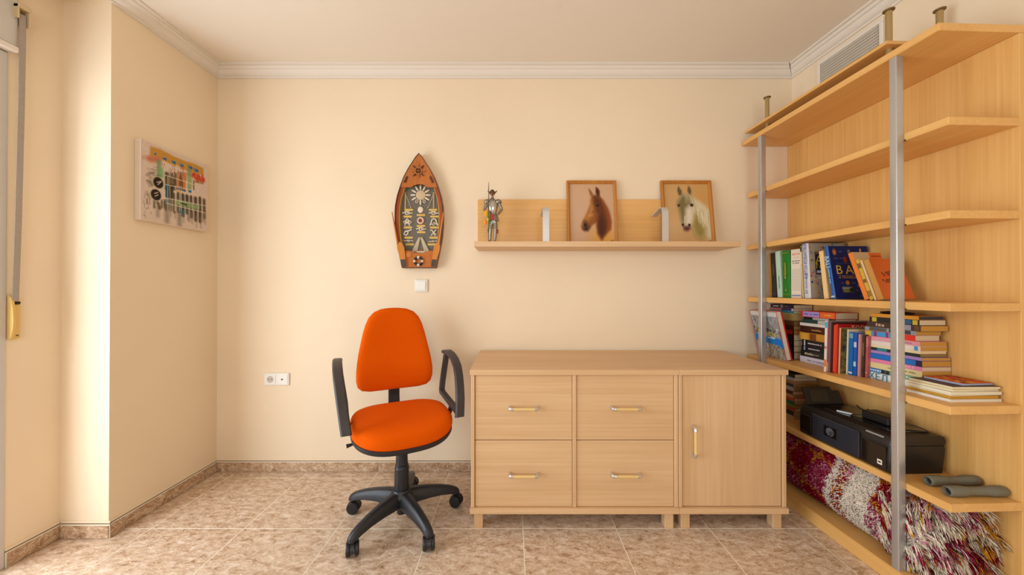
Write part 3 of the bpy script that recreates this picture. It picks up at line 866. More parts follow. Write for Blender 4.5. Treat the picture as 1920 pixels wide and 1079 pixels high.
# chestnut horse, head turned to the left
cv = Canvas(120, 160, (206, 164, 128))
def h1(x, y): return ((x-132)/(668-132), (y-97)/(792-97))
def Q(*p): return [h1(*k) for k in p]
cv.ell(0.1, 0.5, 0.5, 0.6, (212,174,146), 0.9, 0.6); cv.ell(0.75, 0.95, 0.45, 0.32, (222,158,66), 0.8, 0.9)
cv.poly(Q((395,262),(384,310),(386,345),(350,430),(315,500),(285,555),(266,602),(278,640),(305,657),(345,657),(372,622),(402,592),(440,567),(455,552),(450,610),(470,690),(505,748),(560,692),(618,632),(626,560),(611,470),(580,380),(532,292),(500,246),(455,236),(410,246)), (146,84,34), 0.02)
cv.poly(Q((395,262),(384,345),(350,430),(315,500),(285,555),(270,605),(300,640),(340,560),(400,480),(430,400),(420,300)), (190,126,66), 0.05, 0.85)
cv.poly(Q((430,300),(470,260),(520,300),(590,420),(612,540),(600,640),(505,745),(470,690),(452,560),(470,470),(440,420)), (92,42,14), 0.06, 0.85)
cv.poly(Q((530,300),(585,400),(612,480),(622,560),(610,630),(580,650),(580,520),(550,400)), (160,78,26), 0.05, 0.7)
cv.poly(Q((505,480),(545,560),(540,680),(505,745),(470,680),(480,560)), (66,24,12), 0.06, 0.8)
cv.poly(Q((300,545),(330,545),(350,590),(372,620),(345,655),(305,655),(282,635),(290,590)), (72,42,34), 0.04, 0.9)
cv.ell(*h1(316,590), 0.03, 0.035, (26,14,12), 0.4); cv.ell(*h1(325,640), 0.05, 0.022, (44,26,22), 0.5, 0.9)
cv.poly(Q((368,158),(384,236),(412,252),(414,216),(388,176)), (110,58,24), 0.015); cv.poly(Q((376,176),(390,234),(408,240),(406,216)), (204,150,100), 0.02, 0.6)
cv.poly(Q((455,138),(450,200),(468,246),(500,248),(502,190),(482,152)), (100,48,18), 0.015); cv.poly(Q((462,160),(460,205),(478,240),(486,200)), (64,28,14), 0.02, 0.8)
cv.poly(Q((425,250),(470,250),(500,320),(470,345),(430,330)), (84,42,20), 0.06, 0.8)
cv.ell(*h1(466,356), 0.055, 0.030, (40,20,12), 0.5); cv.ell(*h1(462,350), 0.022, 0.012, (196,170,140), 0.6, 0.7); cv.ell(*h1(467,357), 0.028, 0.016, (14,8,8), 0.4)
cv.line(h1(360,480), h1(430,460), 0.03, (206,150,96), 0.05, 0.6); cv.line(h1(410,440), h1(435,470), 0.02, (110,56,24), 0.04, 0.7)
cv.line(h1(612,775), h1(650,768), 0.010, (90,60,40), 0.008, 0.8); cv.grain(0.02)
picture('framed portrait of a brown horse on the wall shelf', 0.343, 0.311, 0.412, cv)
# grey and white horse, looking ahead
cv = Canvas(120, 160, (206, 162, 106))
def h2(x, y):
    k = (y-60)/(790-60); x0 = 1252+k*44; x1 = 1772+k*58
    return ((x-x0)/(x1-x0), (y-100)/(795-100))
Q = lambda *p: [h2(*k) for k in p]
cv.ell(0.85, 0.35, 0.5, 0.6, (206,152,80), 0.9, 0.7); cv.ell(0.2, 0.8, 0.5, 0.5, (212,172,126), 0.9, 0.6)
cv.poly(Q((1500,235),(1545,215),(1600,270),(1680,312),(1752,370),(1802,430),(1820,600),(1832,760),(1740,740),(1660,735),(1625,690),(1598,600),(1600,500),(1560,400)), (216,200,164), 0.04)
cv.poly(Q((1612,470),(1650,440),(1700,560),(1750,640),(1745,730),(1690,750),(1640,720),(1598,610)), (146,126,58), 0.07, 0.9)
for k in range(26):
    x = R.uniform(1610, 1790); y = 300+(x-1600)*0.75+R.uniform(0, 120)
    cv.line(h2(x, y), h2(x+R.uniform(0, 30), y+R.uniform(60, 150)), 0.012, R.choice([(232,222,196), (196,178,132), (240,232,212), (176,158,104)]), 0.012, 0.6)
cv.poly(Q((1470,242),(1432,310),(1422,350),(1440,402),(1455,470),(1476,560),(1476,602),(1500,650),(1540,664),(1572,650),(1582,600),(1602,540),(1612,460),(1606,350),(1575,250),(1520,228)), (196,182,150), 0.02)
cv.poly(Q((1475,240),(1434,310),(1424,350),(1442,402),(1458,470),(1478,560),(1502,575),(1520,500),(1545,400),(1560,300),(1520,235)), (116,102,60), 0.05, 0.9)
cv.poly(Q((1520,400),(1560,380),(1602,420),(1600,520),(1575,590),(1530,590),(1518,500)), (232,218,196), 0.05, 0.9)
cv.line(h2(1512,490), h2(1510,560), 0.016, (240,232,220), 0.014, 0.9)
for k in range(12): cv.line(h2(1505+k*7, 225), h2(1520+k*9, 300+R.uniform(0, 50)), 0.012, R.choice([(222,208,170), (150,134,84), (200,186,140)]), 0.012, 0.6)
cv.ell(*h2(1590,358), 0.05, 0.035, (52,30,22), 0.5); cv.ell(*h2(1440,362), 0.035, 0.03, (58,36,26), 0.5); cv.ell(*h2(1560,335), 0.05, 0.02, (120,100,64), 0.7, 0.7)
cv.poly(Q((1484,590),(1510,610),(1555,605),(1575,595),(1572,640),(1545,662),(1505,655)), (84,38,34), 0.03, 0.95)
cv.ell(*h2(1488,590), 0.028, 0.03, (24,16,14), 0.5); cv.ell(*h2(1562,592), 0.03, 0.028, (24,16,14), 0.5)
for e in (((1435,128),(1422,180),(1440,242),(1472,236),(1476,190)), ((1548,128),(1540,190),(1550,216),(1580,238),(1586,190),(1572,150))):
    cv.poly(Q(*e), (104,88,56), 0.015)
cv.line(h2(1790,780), h2(1815,776), 0.010, (110,70,40), 0.008, 0.8); cv.grain(0.02)
picture('framed portrait of a grey and white horse on the wall shelf', 0.9345, 0.3155, 0.412, cv)

# ================================================================== BOAT SHAPED KNOT DISPLAY
MAHOG = wood('varnished_boat_wood', (166, 88, 22), (194, 110, 36), 2, 0.3, 50, 4, 0.3)
GUNW = wood('dark_red_gunwale', (132, 52, 14), (168, 74, 20), 2, 0.3, 50, 4, 0.3)
OARW = wood('golden_oar_wood', (190, 112, 28), (214, 134, 44), 2, 0.35, 40, 4)
MAHOGD = mat('dark_boat_trim', (84, 44, 20), 0.4)
ROPE = mat('cream_cord', (226, 210, 184), 0.8)
BRASSP = mat('yellow_name_plate', (214, 176, 84), 0.45)
CHART = mat('grey_chart_board', (104, 96, 84), 0.7, var=0.06, scale=60)
NAVY = mat('navy_paint', (26, 26, 46), 0.5)
bt = thing('knot_display', 'boat shaped wooden wall display board with tied knots and two oars', 'wall decoration', (-0.5785, D, 1.2815))
K = 0.0003704
def bp(cx, cy): return ((cx-463)*K, (2011-cy)*K)
hw = [(80,0),(140,55),(210,100),(330,178),(480,258),(640,318),(800,367),(960,398),(1075,405),(1289,403),(1489,386),(1639,360),(1809,325),(1949,296),(2011,284)]
def outline(inset=0.0, top=None, bottom=None):
    pts = []
    L = [(463+w, y) for y, w in hw]
    right = [bp(x, y) for x, y in L]; left = [bp(926-x, y) for x, y in L[1:]]
    loop_ = right + left[::-1]
    if inset == 0: return loop_
    out_ = []; n = len(loop_)
    for i in range(n):
        p0 = Vector(loop_[i-1]); p = Vector(loop_[i]); p1 = Vector(loop_[(i+1) % n])
        e0 = (p-p0).normalized(); e1 = (p1-p).normalized()
        nn = Vector((e0.y, -e0.x))+Vector((e1.y, -e1.x))
        nn = nn/max(nn.dot(nn)*0.5, 0.7)
        out_.append(tuple(p+nn*inset))
    return out_
O0 = outline()
cxz = (0.0, 0.33)
tst = outline(0.01)
if max(x for x, z in tst) > max(x for x, z in O0): 
    _o = outline
    outline = lambda i=0.0: _o(-i) if i else _o()
q = G(); q.prism(O0, -0.012, -0.0006); q.build('hull_back', MAHOG, bt, smooth=False)
def ring(o_, i_, y0, y1, name, m_, par):
    n = len(o_); vs = [(x, y0, z) for x, z in o_]+[(x, y0, z) for x, z in i_]+[(x, y1, z) for x, z in o_]+[(x, y1, z) for x, z in i_]; fs = []
    for k in range(n):
        j = (k+1) % n
        fs += [(k, j, n+j, n+k), (2*n+k, 2*n+j, 3*n+j, 3*n+k), (k, j, 2*n+j, 2*n+k), (n+k, n+j, 3*n+j, 3*n+k)]
    g_ = G(); g_.add(vs, fs); return g_.build(name, m_, par, smooth=False)
ring(O0, outline(0.0045), -0.0122, -0.046, 'rail', MAHOGD, bt)
ring(outline(0.0046), outline(0.024), -0.0122, -0.040, 'gunwale', GUNW, bt)
ring(outline(0.0242), outline(0.0275), -0.0122, -0.037, 'inner_bead', BRASSP, bt)
def inside(y, gapx):                       # half width of the hull at crop row y less a margin
    for (y0, w0), (y1, w1) in zip(hw, hw[1:]):
        if y0 <= y <= y1: return max(0, w0+(w1-w0)*(y-y0)/(y1-y0)-gapx)
    return 0
rows = list(range(600, 1800, 100))
chart = [bp(463+inside(y, 76), y) for y in rows]+[bp(463-inside(y, 76), y) for y in rows[::-1]]
q = G(); q.prism(chart, -0.0162, -0.0122); q.build('chart_board', CHART, bt, smooth=False)
rows = [95,140,210,330,480,560,655]
deck = [bp(463+inside(y, 14), y) for y in rows] + [bp(605, 660), bp(575, 632), bp(530, 612), bp(475, 604), bp(420, 612), bp(365, 632), bp(330, 660)] + [bp(463-inside(y, 14), y) for y in rows[::-1]]
q = G(); q.prism(deck, -0.0445, -0.0405); q.build('bow_deck', MAHOG, bt, smooth=False)
rows = [1700,1809,1949,2003]
deck = [bp(620,1724), bp(560,1757), bp(480,1764), bp(390,1754), bp(310,1722), bp(240,1722)] + [bp(463-inside(y, 14), y) for y in rows] + [bp(463+inside(y, 14), y) for y in rows[::-1]] + [bp(700,1722)]
q = G(); q.prism(deck, -0.0445, -0.0405); q.build('stern_deck', MAHOG, bt, smooth=False)
# ship's wheel
wx, wz = bp(460, 385)
sw_ = G()
def torus_y(g_, cx, cy, cz, R_, r_, n=28, m=8, a0=0, a1=2*PI, mi=0):
    full = abs(a1-a0-2*PI) < 1e-6; cnt = n if full else n+1
    pts = [(cx+R_*math.cos(a0+(a1-a0)*k/n), cy, cz+R_*math.sin(a0+(a1-a0)*k/n)) for k in range(cnt)]
    g_.tube(pts, r_, m, closed=full, mi=mi)
torus_y(sw_, wx, -0.050, wz, 56*K, 8*K)
wheel = sw_.build('ship_wheel', mat('wheel_wood', (190, 112, 50), 0.4), bt)
q = G(); q.lathe([(0, 0), (46*K, 0), (46*K, 0.002), (0, 0.003)], 20, T(wx, -0.0447, wz) @ RX(PI/2)); q.build('wheel_centre', MAHOGD, wheel)
for k in range(8):
    a = k*PI/4+0.02
    d_ = Vector((math.cos(a), 0, math.sin(a))); o_ = Vector((wx, -0.0505, wz))
    q = G(); q.tube([o_+d_*4*K, o_+d_*62*K, o_+d_*75*K, o_+d_*100*K, o_+d_*128*K], [4*K, 4*K, 10*K, 12*K, 5*K], 6); q.build('spoke', MATS['dark_boat_trim'] if k % 2 else MATS['wheel_wood'], wheel)
for s_ in (-1, 1):
    x, z = bp(463+s_*215, 530)
    q = G(); q.box(-0.006, 0.006, -0.052, -0.0447, -0.021, 0.021, 0.002); q.build('cleat', MAHOGD, bt, M=T(x, 0, z) @ RY(-s_*0.42))
# sunburst of knots
sx, sz = bp(475, 770)
q = G(); q.lathe([(0, 0), (84*K, 0), (80*K, 0.004), (0, 0.0075)], 24, T(sx, -0.0164, sz) @ RX(PI/2)); sun = q.build('rope_rosette', mat('pale_rope', (204, 178, 140), 0.8, var=0.1, scale=300), bt)
for k in range(12):
    a = k*PI/6; d_ = Vector((math.cos(a), 0, math.sin(a))); n_ = Vector((-math.sin(a), 0, math.cos(a))); o_ = Vector((sx, -0.0195, sz))
    q = G()
    if k in (8, 10): q.tube([o_+d_*90*K, o_+d_*110*K+n_*18*K, o_+d_*140*K+n_*16*K, o_+d_*150*K, o_+d_*140*K-n_*16*K, o_+d_*110*K-n_*18*K], 7*K, 6, closed=True)
    else: q.tube([o_+d_*88*K, o_+d_*110*K, o_+d_*150*K, o_+d_*172*K], [12*K, 17*K, 15*K, 8*K], 8)
    q.build('toggle', ROPE, sun)
# pulleys with cords
for s_ in (-1, 1):
    x, z0 = bp(463+s_*240-5, 985); _, z1 = bp(0, 745)
    q = G(); q.box(x-13*K, x+13*K, -0.0215, -0.0164, z0, z1, 0.001); pu = q.build('pulley_strip', mat('pulley_wood', (176, 150, 112), 0.6), bt)
    for zz in (z1+8*K, z0-2*K):
        q = G(); torus_y(q, x, -0.019, zz, 12*K, 5*K, 14, 6); q.build('shackle', BRASSP, pu)
    xa, za = bp(463+s_*145-5, 985)
    q = G(); q.tube([(x, -0.020, z1), (xa, -0.020, za)], 3*K, 6); q.build('cord', ROPE, pu)
    q = G(); q.sphere((xa, -0.020, za), 12*K, 8, 6); q.build('cord_weight', BRASSP, pu)
# yellow name plates
for cx, cy in ((272,1020),(685,1020),(255,1134),(710,1134),(480,1109),(260,1319),(705,1319),(480,1294),(485,1399),(270,1492),(695,1492),(290,1607),(665,1607)):
    x, z = bp(cx, cy); W_ = 72*K; H_ = 17*K
    pts = [(x-W_+10*K, z-H_), (x+W_-10*K, z-H_), (x+W_, z-H_*0.5), (x+W_, z+H_*0.5), (x+W_-10*K, z+H_), (x-W_+10*K, z+H_), (x-W_, z+H_*0.5), (x-W_, z-H_*0.5)]
    q = G(); q.prism(pts, -0.0178, -0.0163); q.build('name_plate', BRASSP, bt, smooth=False)
# knots
def knot(pts, r=9, closed=False):
    q = G(); q.tube([(bp(x, y)[0], -0.0195-0.0012*(i % 2), bp(x, y)[1]) for i, (x, y) in enumerate(pts)], r*K, 6, closed=closed)
    return q.build('knot', ROPE, bt)
for cx, cy in ((252, 1075), (700, 1075), (485, 1347)):
    knot([(cx-85,cy),(cx-50,cy-6),(cx-30,cy-24),(cx,cy-20),(cx+20,cy+18),(cx-10,cy+26),(cx-34,cy+14),(cx-20,cy-18),(cx+18,cy-26),(cx+40,cy-8),(cx+30,cy+18),(cx+50,cy+2),(cx+88,cy)], 10)
knot([(205,1290),(235,1250),(225,1200),(250,1165),(275,1200),(268,1250),(300,1292)], 9); knot([(185,1230),(205,1212),(250,1228),(300,1210),(328,1228),(300,1250),(250,1232),(205,1252)], 9, True); knot([(230,1215),(250,1255),(275,1215),(250,1190)], 9, True)
knot([(640,1285),(660,1230),(670,1190),(700,1170),(735,1190),(748,1240),(770,1285)], 12); knot([(662,1260),(700,1240),(740,1262),(700,1282)], 12, True)
knot([(325,1355),(270,1380),(215,1390),(195,1430),(225,1455),(262,1430),(265,1390),(230,1375)], 12)
knot([(640,1370),(665,1362),(700,1410),(745,1440),(740,1462),(715,1455),(690,1410),(740,1360)], 9); knot([(735,1362),(690,1420),(655,1462)], 9)
knot([(190,1548),(240,1545),(270,1535),(300,1550),(275,1568),(245,1552),(300,1545),(355,1548)], 6); knot([(610,1560),(670,1556),(690,1535),(700,1560),(675,1572),(665,1550),(710,1552),(765,1550)], 6)
hx, hz = bp(475, 1020)
q = G(); q.sphere((hx, -0.020, hz), 48*K, 14, 8, (1, 0.25, 1.15)); q.build('wooden_block', ROPE, bt)
q = G(); torus_y(q, *(bp(475, 1204)[0], -0.020, bp(475, 1204)[1]), 46*K, 15*K, 24, 8); q.build('lifebelt_charm', mat('charm_pink', (226, 190, 166), 0.6), bt)
q = G(); q.lathe([(0, 0), (30*K, 0), (30*K, 0.002), (0, 0.002)], 16, T(bp(475,1204)[0], -0.0164, bp(475,1204)[1]) @ RX(PI/2)); q.build('charm_centre', mat('charm_red', (132, 58, 34), 0.6), bt)
# ropework shears
for s_ in (-1, 1):
    for k in range(4):
        a = bp(475+s_*(8+5*k), 1490); b = bp(480+s_*(72+k*24), 1738)
        q = G(); q.tube([(a[0], -0.0185-0.0006*k, a[1]), (b[0], -0.0185-0.0006*k, b[1])], 11*K, 6); q.build('ratline_cord', mat('ratline', (196, 180, 152), 0.8), bt)
x, z = bp(480, 1738); q = G(); q.box(x-68*K, x+68*K, -0.0235, -0.0164, z-14*K, z+14*K, 0.001); q.build('ratline_foot', ROPE, bt)
# lifebuoy on the stern
lx, lz = bp(462, 1899)
lb = G(); torus_y(lb, lx, -0.051, lz, 64*K, 20*K, 40, 10); lbo = lb.build('lifebuoy', NAVY, bt)
for k in range(4):
    a = k*PI/2; q = G(); torus_y(q, lx, -0.051, lz, 64*K, 21.5*K, 8, 10, a-0.3, a+0.3); q.build('white_band', ROPE, lbo)
q = G(); q.lathe([(0, 0), (50*K, 0), (46*K, 0.003), (0, 0.004)], 20, T(bp(295,1790)[0], -0.0447, bp(295,1790)[1]) @ RX(PI/2)); q.build('hatch_cover', MATS['wheel_wood'], bt)
# oars
for s_, tip, neck, sh, bl in ((-1, (20,1075), (112,1600), None, [(105,1625),(150,1575),(190,1600),(225,1660),(240,1770),(262,1990),(190,1998),(150,1820),(115,1700)]),
                              (1, (878,1085), (802,1610), None, [(825,1640),(800,1590),(765,1600),(722,1650),(705,1770),(672,1990),(745,2000),(785,1820),(815,1720)])):
    q = G(); a = bp(*tip); b = bp(*neck)
    q.tube([(a[0], -0.050, a[1]), (b[0], -0.050, b[1])], [9*K, 16*K], 8); q.prism([bp(*p) for p in bl], -0.0540, -0.0470)
    oar = q.build('oar', OARW, bt, angle=30)
    tipb = [(165,1874),(248,1868),(262,1990),(192,1996)] if s_ < 0 else [(768,1874),(690,1868),(674,1988),(744,1996)]
    q = G(); q.prism([bp(*p) for p in tipb], -0.0552, -0.0541); q.build('painted_tip', mat('oar_tip_grey', (66, 58, 50), 0.6), oar, smooth=False)

# ================================================================== KNIGHT FIGURINE
PEWTER = mat('pewter', (150, 142, 132), 0.34, metal=0.85, var=0.25, scale=90)
BRONZEF = mat('dark_bronze_figure', (96, 66, 40), 0.42, metal=0.6)
kn = thing('knight_figurine', 'small metal conquistador figurine holding a tall spear on the wall shelf', 'figurine', (-0.116, 2.085, 1.4222))
kk = 0.000385
def kp(cx, cy, y=0.0): return Vector(((cx-228)*kk, y, (1005-cy)*kk))
q = G(); q.box(-0.057, 0.057, -0.034, 0.034, 0, 0.0085, 0.003); q.build('base', mat('mahogany_base', (120, 62, 24), 0.4), kn)
def skin_mesh(name, verts, edges, m_, parent, root=0, sub=1):
    me = bpy.data.meshes.new(name); me.from_pydata([tuple(v[0]) for v in verts], edges, [])
    o = bpy.data.objects.new(name, me); C.objects.link(o)
    mo = o.modifiers.new('skin', 'SKIN'); 
    for i, v in enumerate(verts):
        r_ = v[1]; me.skin_vertices[0].data[i].radius = (r_, r_) if not isinstance(r_, tuple) else r_
    me.skin_vertices[0].data[root].use_root = True
    su = o.modifiers.new('sub', 'SUBSURF'); su.levels = sub; su.render_levels = sub
    dg = bpy.context.evaluated_depsgraph_get()
    nm = bpy.data.meshes.new_from_object(o.evaluated_get(dg))
    bpy.data.objects.remove(o); bpy.data.meshes.remove(me)
    nm.name = name; nm.materials.clear(); nm.materials.append(m_)
    nm.polygons.foreach_set('use_smooth', [True]*len(nm.polygons))
    ob = bpy.data.objects.new(name, nm); C.objects.link(ob); ob.parent = parent
    return ob
V = [(kp(236,640), (0.017,0.014)), (kp(234,560), (0.016,0.013)), (kp(230,450), (0.026,0.018)), (kp(229,350), (0.022,0.015)), (kp(226,295), 0.008), (kp(224,262), 0.007), (kp(222,225,-0.004), 0.014), (kp(222,196,-0.002), 0.012),
     (kp(203,680), 0.014), (kp(192,790,-0.004), 0.0105), (kp(188,880), 0.0105), (kp(184,968), 0.0065), (kp(180,976,-0.020), 0.006),
     (kp(272,680), 0.014), (kp(270,790,-0.004), 0.0105), (kp(266,880), 0.0105), (kp(263,968), 0.0065), (kp(272,976,-0.020), 0.006),
     (kp(150,350), 0.013), (kp(100,470,-0.004), 0.0095), (kp(118,545,-0.020), 0.0075), (kp(160,560,-0.026), 0.007),
     (kp(312,350), 0.013), (kp(372,470,-0.002), 0.0095), (kp(315,545,-0.010), 0.0075), (kp(290,552,-0.013), 0.007)]
E = [(0,1),(1,2),(2,3),(3,4),(4,5),(5,6),(6,7),(0,8),(8,9),(9,10),(10,11),(11,12),(0,13),(13,14),(14,15),(15,16),(16,17),(3,18),(18,19),(19,20),(20,21),(3,22),(22,23),(23,24),(24,25)]
skin_mesh('figure', V, E, PEWTER, kn, 0, 2)
c0 = kp(228, 430)
q = G(); rings = []
for cy, rx, ry in ((545,0.021,0.017), (520,0.024,0.020), (480,0.028,0.0245), (430,0.031,0.0265), (380,0.030,0.023), (345,0.026,0.018), (322,0.015,0.012)):
    c_ = kp(230, cy); rings.append([(c_.x+rx*math.cos(t_*PI/10), -0.001+ry*math.sin(t_*PI/10), c_.z) for t_ in range(20)])
q.loft(rings); q.build('breastplate', mat('polished_steel', (190, 184, 174), 0.24, metal=0.9), kn, angle=60)
for sx_ in (140, 318):
    q = G(); c_ = kp(sx_, 352); q.sphere((c_.x, -0.002, c_.z), 0.0175, 12, 8, (1.15, 1, 0.95)); q.build('pauldron', PEWTER, kn, angle=80)
q = G(); rings = []
for cy, rx, ry in ((548,0.021,0.017), (580,0.027,0.021), (620,0.032,0.024), (652,0.034,0.025)):
    c_ = kp(240, cy); rings.append([(c_.x+rx*math.cos(t_*PI/10), ry*math.sin(t_*PI/10), c_.z) for t_ in range(20)])
q.loft(rings); q.build('tassets', PEWTER, kn, angle=60)
q = G(); c_ = kp(228, 600); q.box(c_.x-0.011, c_.x+0.010, -0.0275, -0.022, c_.z-0.017, c_.z+0.017, 0.003); q.build('red_sash', mat('red_enamel', (176, 26, 20), 0.45), kn)
q = G(); c_ = kp(305, 815); q.box(c_.x-0.004, c_.x+0.005, -0.008, 0.0, c_.z-0.012, c_.z+0.013, 0.002); q.build('scabbard_tip', MATS['red_enamel'], kn)
for cy in (700, 730, 760): 
    for sx_ in (196, 271):
        q = G(); c_ = kp(sx_, cy); q.lathe([(0.0135,-0.002),(0.0145,0),(0.0135,0.002)], 14, T(c_.x, 0, c_.z)); q.build('cuisse_lame', PEWTER, kn)
q = G(); rings = []
for cy, rx, ry in ((232,0.0150,0.0140), (215,0.0165,0.016), (196,0.0165,0.016), (178,0.0135,0.014), (160,0.007,0.009), (155,0.0015,0.003)):
    c_ = kp(221, cy); rings.append([(c_.x+rx*math.cos(t_*PI/8), 0.004+ry*math.sin(t_*PI/8), c_.z) for t_ in range(16)])
q.loft(rings)
brim = []
for t_ in range(24):
    a = t_*PI/12; x = 0.0300*math.cos(a); y = 0.0205*math.sin(a); z = kp(0, 212).z + 0.020*(abs(math.cos(a))**2) - 0.004
    brim.append((x, y, z))
inn = [(x*0.55, y*0.7, kp(0, 205).z) for x, y, z in brim]
cX = kp(221, 0).x
q.loft([[(x+cX, y+0.002, z+0.0008) for x, y, z in brim], [(x+cX, y+0.002, z+0.0010) for x, y, z in inn], [(x+cX, y+0.002, z-0.0010) for x, y, z in inn], [(x+cX, y+0.002, z-0.0008) for x, y, z in brim]], cap=False, closed=True)
q.build('morion_helmet', BRONZEF, kn, angle=50)
q = G(); c_ = kp(222, 222); q.sphere((c_.x, -0.0085, c_.z), 0.0115, 12, 8, (0.9, 0.75, 1.2)); q.sphere((c_.x, -0.018, c_.z-0.001), 0.003, 8, 6, (0.8, 1, 1.6)); q.lathe([(0.005, -0.014), (0.0025, -0.022), (0.0, -0.026)], 8, T(c_.x, -0.013, c_.z+0.004)); q.build('bearded_face', mat('bronze_face', (132, 90, 56), 0.45, metal=0.4), kn, angle=60)
q = G(); a = kp(171, 990, -0.030); b = kp(171, 130, -0.030); q.tube([a, b], 0.0022, 8); sp = q.build('spear_shaft', mat('spear_shaft', (86, 66, 44), 0.5, metal=0.3), kn)
q = G(); q.tube([kp(171,150,-0.030), kp(171,128,-0.030), kp(171,105,-0.030), kp(171,48,-0.030)], [0.0026, 0.0050, 0.0046, 0.0004], 8, flat=0.5); q.build('spear_head', PEWTER, sp)
for cx, cy, col, w_, h_ in ((128,545,(232,160,30),0.012,0.020), (118,680,(238,140,20),0.011,0.017), (160,600,(90,150,40),0.005,0.03), (172,680,(50,120,40),0.004,0.02), (160,640,(214,196,40),0.006,0.012), (160,810,(96,140,80),0.003,0.016)):
    q = G(); c_ = kp(cx, cy); q.sphere((c_.x, -0.031, c_.z), 1.0, 8, 6, (w_, 0.004, h_)); q.build('spear_ribbon', mat('ribbon_%d_%d' % (cx, cy), col, 0.7), sp, angle=70)

# ================================================================== BOOKS
def yb(px, w):
    """position along the bookcase of something seen at photo column px, w metres behind the shelf edge"""
    qq = (px-960)/652.0
    return (1.4847+w-qq*(2.192+0.036*w))/(qq+0.036)
PAGE = (226, 206, 172); PAGEO = (206, 152, 66); PAGEW = (232, 222, 204)
def cmat(rgb, rough=0.45): return mat('ink_%d_%d_%d' % tuple(rgb), rgb, rough)
def pmat(rgb): return mat('page_%d_%d_%d' % tuple(rgb), rgb, 0.85, var=0.05, scale=400)
def book(label, M, t, h, dep, col, page=PAGE, hard=False, texts=(), bands=(), group=None, name='book', near=None, printed=None):
    """standing book: spine at x=0 facing -x, near cover at y=0, thickness along y, height along z"""
    b = thing(name, label, 'book', M=M, group=group)
    c = 0.0022 if hard else 0.0010; ov = 0.003 if hard else 0.0004
    q = G(); q.box(c, dep, 0, c, 0, h); q.box(c, dep, t-c, t, 0, h)
    if hard:      # rounded spine
        n = 6; prof_ = []
        for k in range(n+1):
            a = PI*k/n; prof_.append((c-0.0035*math.sin(a)-0.0, t/2-(t/2)*math.cos(a)))
        pin = [(c, t), (c, 0)]
        q.loft([[(x, y, 0) for x, y in prof_+pin], [(x, y, h) for x, y in prof_+pin]])
        xs_ = -0.0018
    else:
        q.box(0, c, 0, t, 0, h); xs_ = -0.0003
    mats = [cmat(col)]
    cov = q.build('cover', mats, b, angle=40)
    if near is not None:
        q = G(); q.box(c, dep-0.0002, -0.0004, -0.0001, 0.0004, h-0.0004); q.build('cover_print', cmat(near), b, smooth=False)
    q = G(); q.box(c+0.0003, dep-(0.004 if hard else 0.0012), c+0.0002, t-c-0.0002, ov, h-ov); q.build('pages', pmat(page), b, smooth=False)
    for (z0, z1, rgb) in bands:
        q = G(); xo = 0.0040 if hard else 0.0006
        q.box(-xo, 0.0005 if not hard else -0.0010, t*0.06, t*0.94, h*z0, h*z1); q.build('spine_band', cmat(rgb), b, smooth=False)
    for (txt, size, orient, rgb, zf) in texts:
        xo = -0.0046 if hard else -0.0010
        o = (xo, t/2, h*zf)
        if orient == 'up': MM = basis((0,0,1), (0,1,0), o)
        elif orient == 'down': MM = basis((0,0,-1), (0,-1,0), o)
        else: MM = basis((0,-1,0), (0,0,1), o)
        if txt.startswith('~'): print_line(len(txt)-1, size, cmat(rgb), b, MM, len(txt)*7+int(zf*100))
        else: lettering(txt, size, cmat(rgb), b, MM)
    return b
def print_line(n, size, material, parent, M, seed):
    """a line of print too small to read: a row of uneven little marks"""
    R_ = random.Random(seed); x = 0.0; q = G(); quads = []
    for k in range(n):
        w_ = size*R_.uniform(0.30, 0.62)
        if R_.random() < 0.12: x += size*0.4; continue
        h_ = size*R_.uniform(0.42, 0.70)
        quads.append((x, x+w_, -size*0.3, -size*0.3+h_)); x += w_+size*0.16
    for a, b, c, d in quads: q.add([(a-x/2, c, 0), (b-x/2, c, 0), (b-x/2, d, 0), (a-x/2, d, 0)], [(0,1,2,3)])
    o = q.build('lettering', material, parent, smooth=False, recalc=False); o.matrix_local = M; o['kind'] = 'stuff'
    return o
def standing(label, pf, pn, ptop, ytop, w, dep, col, zsh, lean=None, **kw):
    """spine between photo columns pf (far) and pn (near) at the foot; far top corner at column ptop, row ytop"""
    y1 = yb(pf, w); y0 = yb(pn, w); t = y1-y0
    yt = yb(ptop, w); d = 2.192+y1
    z = 1.15+(542.5-ytop)/652.0*d; hh = z-zsh
    a = math.atan2(max(0.0, yt-y1), hh); h = hh/math.cos(a)
    if lean is not None: a = lean; h = hh/math.cos(a)
    h = min(h, 0.287)
    M = BK @ T(w, y1, zsh+0.0003) @ RX(-a) @ T(0, -t*math.cos(a)*0.98, 0)
    M = BK @ T(w, y1, zsh+0.0004) @ RX(-a) @ T(0, -t*0.965, 0)
    return book(label, M, t*0.93, h, dep, col, **kw), t*0.93, h
def flat(label, w, ynear, z, t, length, dep, col, yaw=0.0, **kw):
    """lying book: spine facing the room, thickness up"""
    M = BK @ T(w, ynear, z) @ RZ(yaw) @ T(0, 0, t) @ RX(-PI/2)
    return book(label, M, t, length, dep, col, **kw)

